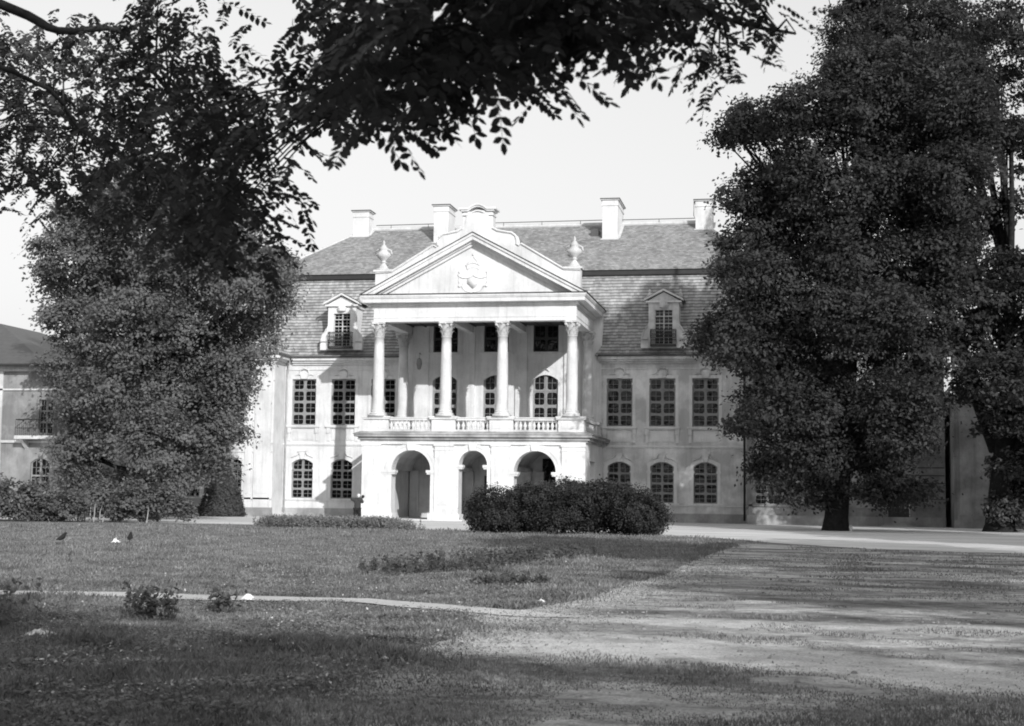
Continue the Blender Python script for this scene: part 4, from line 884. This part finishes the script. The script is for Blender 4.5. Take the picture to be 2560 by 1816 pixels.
# low planted bed and other small plants
def clump_plant(name, label, cat, n, fx, h, size, mat, seed, lean=.25, group=None, per=16, parent=None):
    rg = np.random.default_rng(seed); b = fx(n, rg); H = h*rg.uniform(.5, 1.15, n)
    st = np.stack([b[:,0], b[:,1], np.zeros(n)], 1); tp = st+np.stack([rg.normal(size=n)*lean*h, rg.normal(size=n)*lean*h, H], 1)
    w = size*.12; V1 = np.stack([st-[w,0,0], st+[w,0,0], tp], 1).reshape(-1,3); F1 = np.arange(n*3).reshape(n,3)
    t = rg.uniform(.15, 1.05, (n,per,1)); C = (st[:,None]*(1-t)+tp[:,None]*t+rg.normal(size=(n,per,3))*size*.9).reshape(-1,3); C[:,2] = np.maximum(C[:,2], .02)
    N = unit(rg.normal(size=(len(C),3))*.7+[0,-.2,.8]); V, F = leaf_quads(C, N, size, rg, 2.0)
    o = empty(name); tag(o, label, cat, group); np_mesh('stem', V1, F1, mat, o)['kind'] = 'stuff'; np_mesh('foliage', V, F, mat, o)['kind'] = 'stuff'; return o
clump_plant('flower_bed', 'low strip of leafy bedding plants before the portico, hiding the feet of the person', 'flower bed', 1500,
    lambda n, r: np.stack([r.uniform(-4.4,1.9,n), -25.2+r.uniform(-.9,.9,n)-.25*r.uniform(-4,2,n)*.5], 1), .46, .05, 'leaf_bed', 31, per=30)
clump_plant('flower_bed', 'small mounded clump of plants at the right end of the low strip before the portico', 'flower bed', 120,
    lambda n, r: np.stack([r.normal(size=n)*.35+2.6, r.normal(size=n)*.3-26.2], 1), .38, .05, 'leaf_bed', 32)
def along(pts, wd):
    P_ = np.array(pts, float)
    def f(n, r):
        t = r.random(n)*(len(P_)-1); i = np.minimum(t.astype(int), len(P_)-2); u = (t-i)[:,None]; return P_[i]*(1-u)+P_[i+1]*u+r.normal(size=(n,2))*wd
    return f
clump_plant('weed_clump', 'ragged row of dark weeds standing on the lawn in front of the big bush', 'weeds', 210, along([(12.3,-62.9),(12.9,-61.4),(13.4,-58.6),(13.7,-56.0),(14.3,-51)], .5), .3, .045, 'leaf_weed', 33, .3, per=22)
clump_plant('weed_clump', 'small dark patch of weeds in the lawn close to the bend of the path', 'weeds', 60, along([(15.0,-65.8),(15.5,-65.0)], .22), .14, .04, 'leaf_weed', 34, .3, per=18)
clump_plant('sapling', 'knee-high dark leafy plant growing over the path at the left', 'plant', 22, along([(12.35,-73.9),(12.75,-74.1)], .09), .42, .04, 'leaf_weed', 35, .16, per=22)
clump_plant('sapling', 'small dark leafy sprig beside the path, right of the taller plant', 'plant', 7, along([(12.9,-72.9),(13.1,-72.8)], .1), .34, .045, 'leaf_weed', 36, .2, per=22)
clump_plant('sapling', 'pale weedy plants with little seed heads in the left foreground', 'plant', 80, along([(10.6,-75.2),(11.6,-75.7)], .35), .42, .035, 'leaf_pale', 37, .2, per=14)
clump_plant('garden_shrub', 'small dark leafy bush cut off by the left edge in the foreground', 'shrub', 34, along([(12.0,-77.4),(12.2,-77.5)], .15), .4, .05, 'leaf_weed', 38, .2, per=34)

# ------------------------------------------------------------------ grass
rg = np.random.default_rng(77)
ye = np.array(YARD_EDGE); de = np.array(DRIVE_EDGE); pe = np.array(PATH)
def in_lawn(x, y, soft=.25):
    xe = np.interp(y, ye[:,1], ye[:,0]); j = rg.normal(size=len(x))*soft
    yd = np.interp(x, de[:,0], de[:,1]); yp = np.interp(x, pe[:,0], pe[:,1]); pw = np.where((x < 16.9), .46, 0)
    return (x < xe+j) & (y < yd+j*.8) & (np.abs(y-yp) > pw*(1+.35*np.sin(x*3.1)))
def blades(n, d0, d1, h, w, seed, keep, bend=.35, amax=.18):
    rg = np.random.default_rng(seed)
    # spread over the ground the photo shows, denser near by
    t = rg.random(n); d = np.exp(np.log(d0)+t*(np.log(d1)-np.log(d0))); a = rg.uniform(-.56, amax, n)
    x = CX+d*np.sin(a); y = CY+d*np.cos(a); k = keep(x, y); x, y, d = x[k], y[k], d[k]; n = len(x)
    pn = .6+.6*np.sin(x*1.3+np.sin(y*.9)*2)*np.sin(y*1.1+np.sin(x*.7)*2)
    H = h*rg.uniform(.45, 1.25, n)*np.clip(pn, .45, 1.3)*(1+d/60); Wd = w*(1+d/14)*rg.uniform(.7, 1.3, n)
    th = rg.uniform(0, 2*PI, n); dx, dy = np.cos(th)*Wd/2, np.sin(th)*Wd/2; lx, ly = rg.normal(size=n)*bend*H, rg.normal(size=n)*bend*H
    z = np.zeros(n); V = np.stack([np.stack([x-dx,y-dy,z],1), np.stack([x+dx,y+dy,z],1), np.stack([x+lx*.4+dx*.6,y+ly*.4+dy*.6,H*.6],1), np.stack([x+lx,y+ly,H],1)], 1).reshape(-1,3)
    return V, np.arange(n*4).reshape(n,4)
V, F = blades(330000, 8.5, 72, .06, .007, 5, in_lawn)
def rim(x, y):
    xe = np.interp(y, ye[:,1], ye[:,0]); return (np.abs(y-np.interp(x, pe[:,0], pe[:,1])) > .6) & (x < xe+.05) & (x > xe-.7) & (y > -72) & (y < -36)
V2, F2 = blades(420000, 17, 56, .075, .006, 15, rim); V = np.concatenate([V, V2]); F = np.concatenate([F, F2+F.max()+1])
def shady(x, y): return in_lawn(x, y) & (y < -76.5)
V2, F2 = blades(60000, 8.5, 16, .085, .007, 16, shady); V = np.concatenate([V, V2]); F = np.concatenate([F, F2+F.max()+1])
g1 = np_mesh('lawn_grass', V, F, 'grass'); tag(g1, 'rough unmown grass covering the lawn', 'grass', None, 'stuff')
nn_ = 42000; rw = np.random.default_rng(51); dd = np.exp(rw.uniform(math.log(8.5), math.log(34), nn_)); aa = rw.uniform(-.56, .12, nn_)
xx, yy = CX+dd*np.sin(aa), CY+dd*np.cos(aa); kk = in_lawn(xx, yy) & (np.sin(xx*1.9+np.sin(yy*1.4)*2)*np.sin(yy*2.3+1) > -.1); xx, yy = xx[kk], yy[kk]
CC = (np.stack([xx, yy, rw.uniform(.012, .05, len(xx))], 1)[:,None]+rw.normal(size=(len(xx),3,3))*[.03,.03,.006]).reshape(-1,3); NN = unit(rw.normal(size=(len(CC),3))*.4+[0,0,1])
V, F = leaf_quads(CC, NN, .028, rw, 1.4); tag(np_mesh('lawn_weeds', V, F, 'grass'), 'low broad-leaved weeds and clover mixed into the lawn', 'ground cover', None, 'stuff')
def sparse(x, y):
    n = np.sin(x*1.7+np.sin(y*1.1)*2.2)*np.sin(y*1.9+np.sin(x*.9)*1.7)+.35*np.sin(x*5.1)*np.sin(y*4.3)
    xe = np.interp(y, ye[:,1], ye[:,0]); yd = np.interp(x, de[:,0], de[:,1]); far = np.clip((y+70)/5, 0, 1)*np.clip((x-xe-1.2)/1.5, 0, 1)*.5
    under = (y < -76.7)*1.0  # thicker grass added here to darken the shaded foreground
    tc = np.interp(x, [16.8,19.4,21.9,25], [-75.6,-75.8,-77.5,-79.8])
    clear = (y < -73) | (y > -57) | (x > xe+1.7+rg.normal(size=len(x))*.4)
    return clear & (x > xe-.3) & (np.abs(y-tc+rg.normal(size=len(x))*.3) > .95) & (y < yd-.3) & (n > .46-far*1.3-under)
V, F = blades(260000, 8.5, 62, .034, .007, 6, sparse)
g2 = np_mesh('yard_grass', V, F, 'grass'); tag(g2, 'thin trampled grass growing in patches on the bare yard', 'grass', None, 'stuff')
# fallen leaves and small white flowers
def scatter(n, fpos, size, mat, seed, name, label, lift=.01):
    r = np.random.default_rng(seed); x, y = fpos(n, r); C = np.stack([x, y, np.full(len(x), lift)+r.uniform(0, .015, len(x))], 1)
    N = unit(r.normal(size=(len(x),3))*.45+[0,0,1]); V, F = leaf_quads(C, N, size, r, 1.5, .8); return tag(np_mesh(name, V, F, mat), label, 'leaf litter', None, 'stuff')
def edge_litter(n, r):
    P_ = np.array([(16.9,-83),(16.6,-80),(16.5,-77),(16.6,-74.5),(16.9,-72.6),(17.4,-68.8),(17.6,-65),(18.0,-61.5),(18.4,-57),(19,-52)]); t = r.random(n)**.9*(len(P_)-1); i = np.minimum(t.astype(int), len(P_)-2); u = (t-i)[:,None]
    q = P_[i]*(1-u)+P_[i+1]*u+r.normal(size=(n,2))*[.55,.8]; return q[:,0], q[:,1]
scatter(9000, edge_litter, .021, 'litter', 41, 'fallen_leaves', 'pale dry leaves and grit gathered along the edge between lawn and yard')
def yard_sc(n, r): a = r.uniform(-.35,.2,n); d = np.exp(r.uniform(math.log(8.5), math.log(45), n)); return CX+d*np.sin(a), CY+d*np.cos(a)
scatter(2600, yard_sc, .019, 'litter', 42, 'fallen_leaves', 'dry leaves strewn thinly over the open yard')
def flowers(n, r):
    a = r.uniform(-.5,-.05,n); d = np.exp(r.uniform(math.log(11), math.log(45), n)); x, y = CX+d*np.sin(a), CY+d*np.cos(a)
    k = (np.sin(x*2.1+1)*np.sin(y*1.3)+.3*np.sin(x*7) > .1) & in_lawn(x, y); return x[k], y[k]
scatter(2600, flowers, .022, 'daisy', 43, 'daisies', 'small white flowers dotted through the lawn', .055)
cl = MB(); rr = random.Random(8)
for k in range(900):
    x = rr.uniform(16.8, 24); y = rr.uniform(-81.5, -58); s = .007+.03*rr.random()**4; v, f_ = ball((x,y,s*.35), s, 6, 4)
    cl.add([(p[0]+rr.uniform(-.2,.2)*s, p[1]+rr.uniform(-.2,.2)*s, p[2]*.8) for p in v], f_)
tag(cl.build('pebbles', 'wornside'), 'clods and small stones lying on the bare yard', 'stones', None, 'stuff')

# ------------------------------------------------------------------ litter, birds
def paper(loc, sx, sy, h, seed, label, name='crumpled_paper'):
    r = random.Random(seed); n = 7; mb = MB(); vs = []
    for i in range(n):
        for j in range(n):
            u, v = i/(n-1)*2-1, j/(n-1)*2-1; e = max(abs(u), abs(v)); vs.append((u*sx*(1-.2*r.random()), v*sy*(1-.2*r.random()), .015+h*(1-e)*r.uniform(.5, 1)+h*.25*r.random()))
    mb.add(vs, [(i*n+j,i*n+j+1,(i+1)*n+j+1,(i+1)*n+j) for i in range(n-1) for j in range(n-1)])
    o = mb.build(name, 'paper'); o.location = loc; tag(o, label, 'litter'); return o
o = paper((12.52,-76.55,.02), .16, .11, .07, 1, 'long crumpled white paper lying in the grass in the left foreground'); o.rotation_euler.z = .5
paper((12.6,-71.0,.02), .10, .07, .09, 2, 'small bright crumpled paper standing on the path near the dark leafy plant')
paper((16.45,-77.6,.02), .035, .03, .03, 3, 'tiny white scrap in the shaded grass near the bottom, left of the yard')
paper((16.55,-70.0,.02), .07, .06, .05, 4, 'small white scrap at the lawn corner where the path meets the yard')
paper((13.65,-78.6,.02), .05, .035, .02, 5, 'flat pale scrap in the dark grass below the long crumpled paper')
paper((14.25,-79.7,.02), .045, .03, .02, 6, 'pale scrap lowest in the shaded grass at the left')
def bird(loc, rz, label, h=.2):
    o = empty('bird', loc); o.scale = (1.1,1.1,1.1); tag(o, label, 'bird'); o.rotation_euler.z = rz
    mb = MB(); path = [(-.16,0,.10),(-.08,0,.13),(0,0,.17),(.06,0,.235),(.085,0,.265),(.12,0,.26),(.15,0,.25)]
    mb.tube(path, [.012,.05,.065,.045,.036,.02,.004], 8); mb.tube([(-.05,.05,.15),(-.16,.03,.11),(-.2,.01,.09)], [.03,.02,.005], 5); mb.tube([(-.05,-.05,.15),(-.16,-.03,.11),(-.2,-.01,.09)], [.03,.02,.005], 5)
    mb.build('body', 'bird', o, True); mb = MB()
    for s in (-.02,.02): mb.tube([(0,s,.13),(.01,s,.01),(.04,s,.005)], .006, 4)
    mb.build('leg', 'bird', o); return o
bird((-.39,-51.8,.03), 1.2, 'dark bird standing alone on the sunlit lawn, the left one of the two')
bird((1.0,-50.4,.03), 1.9, 'dark bird beside a pale scrap on the sunlit lawn, the right one of the two')
paper((.72,-50.75,.03), .12, .1, .16, 7, 'pale upright scrap on the lawn next to the right bird')
tag_ = MB(); tag_.tube([(22.9,-11.9,0),(22.88,-11.9,.28)], [.1,.06], 8); tag_.add(*ball((22.88,-11.9,.28), .07)); o = tag_.build('marker_stone', 'stone'); tag(o, 'short pale stone at the foot of the tall dark tree', 'stone')

# ------------------------------------------------------------------ the person before the portico
px, py = -3.2, -14.1
def skin_body(name, verts, edges, radii, mat, parent):
    me = bpy.data.meshes.new(name); me.from_pydata(verts, edges, []); me.update(); o = link(name, me, mat, parent)
    sk = o.modifiers.new('skin', 'SKIN'); me.skin_vertices or None
    for i, r in enumerate(radii):
        rv = r if isinstance(r, tuple) else (r, r); me.skin_vertices[0].data[i].radius = rv
    me.skin_vertices[0].data[0].use_root = True
    ss = o.modifiers.new('sub', 'SUBSURF'); ss.levels = 2; ss.render_levels = 2
    for p in me.polygons: p.use_smooth = True
    return o
def ensure_skin(me):
    if not me.skin_vertices:
        import bmesh
        bm = bmesh.new(); bm.from_mesh(me); bm.verts.layers.skin.verify(); bm.to_mesh(me); bm.free()
H = empty('person', (px, py, .02)); tag(H, 'person in a dark coat seen from behind, arms raised, standing before the portico', 'person'); H.scale = (.93,.93,.93)
def body(name, V, E, Rr, mat):
    import bmesh
    me = bpy.data.meshes.new(name); me.from_pydata(V, E, []); me.update()
    bm = bmesh.new(); bm.from_mesh(me); lay = bm.verts.layers.skin.verify(); bm.verts.ensure_lookup_table()
    for i, r in enumerate(Rr): bm.verts[i][lay].radius = r if isinstance(r, tuple) else (r, r)
    bm.verts[0][lay].use_root = True; bm.to_mesh(me); bm.free()
    o = link(name, me, mat, H); o.modifiers.new('skin', 'SKIN'); s = o.modifiers.new('sub', 'SUBSURF'); s.levels = 2; s.render_levels = 2; return o
V = [(0,0,.88),(0,.0,1.02),(.01,.0,1.2),(.02,-.01,1.36),(.03,.0,1.46),(.05,.03,1.53),(.06,.04,1.60),(.07,.05,1.68),
     (-.16,0,1.40),(-.36,-.03,1.40),(-.30,.16,1.44),(-.2,.24,1.46),
     (.19,.0,1.40),(.30,.02,1.2),(.27,.14,1.34),(.21,.22,1.46),
     (-.1,0,.84),(-.12,.01,.48),(-.12,-.02,.08),(-.12,.1,.03),(.1,0,.84),(.13,.03,.48),(.14,.0,.08),(.15,.12,.03)]
E = [(0,1),(1,2),(2,3),(3,4),(4,5),(5,6),(6,7),(3,8),(8,9),(9,10),(10,11),(3,12),(12,13),(13,14),(14,15),(0,16),(16,17),(17,18),(18,19),(0,20),(20,21),(21,22),(22,23)]
Rr = [(.15,.11),(.14,.1),(.16,.11),(.15,.1),.055,.06,.095,.08,.075,.055,.045,.035,.075,.055,.045,.035,.09,.065,.045,.035,.09,.065,.045,.035]
body('body', V, E, Rr, 'skin')
V = [(0,0,.80),(0,0,1.02),(.01,0,1.22),(.02,-.01,1.39),(.03,0,1.45),(-.17,0,1.40),(-.37,-.03,1.40),(-.31,.14,1.435),(.20,0,1.40),(.31,.02,1.2),(.275,.13,1.33)]
E = [(0,1),(1,2),(2,3),(3,4),(3,5),(5,6),(6,7),(3,8),(8,9),(9,10)]
body('coat', V, E, [(.24,.16),(.21,.15),(.24,.16),(.22,.14),.08,.12,.09,.07,.12,.09,.06], 'cloth')
body('trousers', [(0,0,.9),(-.1,0,.82),(-.12,.01,.48),(-.12,-.02,.09),(.1,0,.82),(.13,.03,.48),(.14,0,.09)], [(0,1),(1,2),(2,3),(0,4),(4,5),(5,6)], [(.18,.13),.14,.11,.09,.14,.11,.09], 'cloth2')
mb = MB(); mb.add(*ball((.06,.045,1.62), .10, 12, 8)); mb.build('white_hat', 'white', H, True)
for s, c in ((-1,(-.2,.26,1.47)),(1,(.21,.24,1.48))):   # hands with fingers
    mb = MB(); mb.add(*ball(c, .04, 8, 6))
    for k in range(4): mb.tube([(c[0]+.018*(k-1.5),c[1]+.02,c[2]+.02),(c[0]+.018*(k-1.5)-s*.02,c[1]+.055,c[2]+.04),(c[0]+.018*(k-1.5)-s*.04,c[1]+.05,c[2]+.06-.004*k)], [.01,.009,.007], 5)
    mb.tube([(c[0]-s*.03,c[1],c[2]),(c[0]-s*.05,c[1]+.02,c[2]+.03)], [.011,.008], 5); mb.build('hand', 'skin', H, True)
mb = MB(); mb.add(*ball((px+.24,py+.2,.02+1.56*.93), .09, 10, 8)); mb.tube([(px+.2,py+.2,1.44),(px+.24,py+.2,1.36)], [.03,.035], 6); tag(mb.build('handbag', 'cloth2', None, True), 'dark round bag held up at the right shoulder of the person', 'bag')

# ------------------------------------------------------------------ overhanging locust tree (trunk left of the camera) with pinnate leaves
K = empty('locust_tree'); tag(K, 'near locust tree overhanging the picture, its dark feathery leaves hanging against the sky', 'tree')
LIMBS = {'A': [(11.0,-89.0,0),(11.2,-88.8,2.2),(12.2,-86.6,4.2),(14.2,-83.6,4.7),(15.26,-82.41,4.47),(15.6,-82.3,4.32),(15.76,-81.8,4.47),(16.49,-82.62,3.81),(17.0,-83.0,3.41)],
 'A2': [(12.2,-86.6,4.2),(13.6,-83.8,4.4),(15.07,-81.91,4.2),(15.26,-81.34,3.96),(16.27,-82.11,3.36),(17.08,-82.94,3.02)],
 'A3': [(13.2,-85.2,4.5),(13.4,-82.4,4.9),(13.5,-80.4,4.9),(13.9,-79.4,4.5)],
 'B': [(11.2,-88.8,2.2),(12.6,-88.0,5.2),(15.2,-86.2,5.6),(17.4,-84.8,4.5),(17.92,-84.39,3.95),(18.73,-85.13,3.65),(19.33,-85.0,3.55),(19.77,-84.5,3.46),(20.07,-84.24,3.46)],
 'B2': [(18.26,-84.63,3.85),(18.47,-84.76,3.46),(18.3,-84.37,3.37),(18.08,-84.0,3.32)], 'B3': [(19.07,-85.2,3.6),(19.08,-85.63,3.15),(19.1,-85.61,2.98)]}
RAD = {'A': [.3,.22,.12,.05,.032,.024,.018,.012,.007], 'A2': [.08,.04,.016,.013,.01,.006], 'A3': [.06,.04,.025,.012], 'B': [.22,.16,.1,.05,.03,.022,.018,.012,.006], 'B2': [.014,.01,.008,.005], 'B3': [.012,.009,.005]}
mb = MB()
def smooth_path(p, rad, k=4):
    q = [Vector(a) for a in p]; out = []; rr_ = []
    for i in range(len(q)-1):
        a, b, c, d = q[max(i-1,0)], q[i], q[i+1], q[min(i+2,len(q)-1)]
        for j in range(k):
            t = j/k; out.append(.5*((2*b)+(c-a)*t+(2*a-5*b+4*c-d)*t*t+(3*b-a-3*c+d)*t**3)); rr_.append(rad[i]*(1-t)+rad[i+1]*t)
    out.append(q[-1]); rr_.append(rad[-1]); return out, rr_
for k, p in LIMBS.items(): mb.tube(*smooth_path(p, RAD[k]), 8)
lp = np.array([np.array(p[i])*(1-t)+np.array(p[i+1])*t for k, p in LIMBS.items() for i in range(len(p)-1) for t in (0,.25,.5,.75)])
lp = lp[lp[:,2] > 2.6]
EXTRA = []
rx = random.Random(3)
for k in range(150):                                  # the crown above and behind the camera
    x, y = rx.uniform(12, 25), rx.uniform(-96, -88.5); z = rx.uniform(5.0, 6.8)
    EXTRA.append((x, y, z))
def near(p):
    d = np.linalg.norm(lp-np.array(p), axis=1); return Vector(lp[int(d.argmin())])
for p in LA+LB+LC:
    s = near(p); e = Vector(p); m = (s+e)/2+Vector((0,0,.05)); mb.tube([s, m, e], [.008,.005,.0025], 4)
for i, p in enumerate(EXTRA):
    if i % 3 == 0: s = near(p); e = Vector(p); mb.tube([s, (s+e)/2, e], [.03,.02,.006], 5)
mb.build('branches', 'barkn', K, True)
def pinnate(attach, per, spread, L, seed, droop=.8, pairs=8, ll=.042, lw=.021):
    r = np.random.default_rng(seed); A_ = np.repeat(np.array(attach), per, 0); n = len(A_)
    A_ = A_+r.normal(size=(n,3))*spread
    th = r.uniform(0, 2*PI, n); d0 = unit(np.stack([np.cos(th), np.sin(th), r.normal(size=n)*.35-droop*.55], 1))
    Ln = L*r.uniform(.7, 1.2, n)
    side = unit(np.cross(d0, np.tile([0,0,1.0],(n,1))+r.normal(size=(n,3))*.35)); up = np.cross(side, d0)
    V = []; F = []; off = 0
    tt = np.linspace(.12, .95, pairs); cen = []; 
    def pt(t): return A_+d0*(Ln*t)[:,None]+np.array([0,0,-1.0])*(Ln*.38*t*t*droop)[:,None]
    tmpl = [(0,0),(.28,.42),(.62,.5),(1,0.12),(1,-.12),(.62,-.5),(.28,-.42)]
    for t in list(tt)+[1.0]:
        for s in ((-1,1) if t < 1 else (0,)):
            p = pt(np.full(n,t)); k = r.random(n) < .94
            dirv = unit(d0*(.35 if s else 1)+side*s+np.array([0,0,-1.0])*r.uniform(.1,.75,(n,1))); w = unit(np.cross(dirv, up+r.normal(size=(n,3))*.35)); nn = np.cross(w, dirv)
            sc = r.uniform(.8, 1.15, (n,1))*(1-.25*abs(t-.5)); vs = [p+dirv*sc*ll*a+w*sc*ll*b*(lw/ll)+nn*sc*ll*(.08 if b else 0) for a, b in tmpl]
            v = np.stack(vs,1)[k]; V.append(v.reshape(-1,3)); m = len(v); F.append(np.arange(m*7).reshape(m,7)+off); off += m*7
    V = np.concatenate(V); F = np.concatenate(F)
    rv = []
    for a, b in ((0,.35),(.35,.7),(.7,1)):
        pa, pb = pt(np.full(n,a)), pt(np.full(n,b)); rv.append(np.stack([pa-side*.0012, pa+side*.0012, pb+side*.0008, pb-side*.0008],1).reshape(-1,3))
    RV = np.concatenate(rv); return V, F, RV, np.arange(len(RV)).reshape(-1,4)
def put(name, att, per, spread, L, seed, **kw):
    V, F, RV, RF = pinnate(att, per, spread, L, seed, **kw); np_mesh(name, V, F, 'leaf_near', K); np_mesh('leaf_stalks', RV, RF, 'barkn', K)['kind'] = 'stuff'
put('crown', LA, 14, .13, .21, 61, ll=.046, lw=.026)
put('crown', LB, 9, .08, .17, 62, ll=.048, lw=.027)
put('crown', LC, 5, .06, .17, 63, ll=.036, lw=.018)
r = np.random.default_rng(9)
C = (np.array(EXTRA)[:,None]+r.normal(size=(len(EXTRA),260,3))*[.5,.5,.3]).reshape(-1,3); N = unit(r.normal(size=(len(C),3))*.6+[0,0,1]); C[:,2] = np.maximum(C[:,2], 4.4)
V, F = leaf_quads(C, N, .075, r, 1.8); np_mesh('crown', V, F, 'leaf_near', K)

# ------------------------------------------------------------------ park trees behind and beside the camera that shade the foreground
def park_tree(x, y, h, r, zlo, seed, label):
    rr = random.Random(seed); bl = []
    for k in range(16):
        a = rr.uniform(0, 2*PI); q = rr.uniform(0, .75)*r; z = rr.uniform(zlo+1.2, h-1.2); bl.append((x+q*math.cos(a), y+q*math.sin(a), z, rr.uniform(.35,.5)*r))
    return tree('park_tree', label, bl, (x,y,-.1), (x,y,h*.85), .35, 'leaf_right', seed, .9, 12, .6, .5, group='park trees behind the camera', nb=8)
for a in SHADE: park_tree(*a)
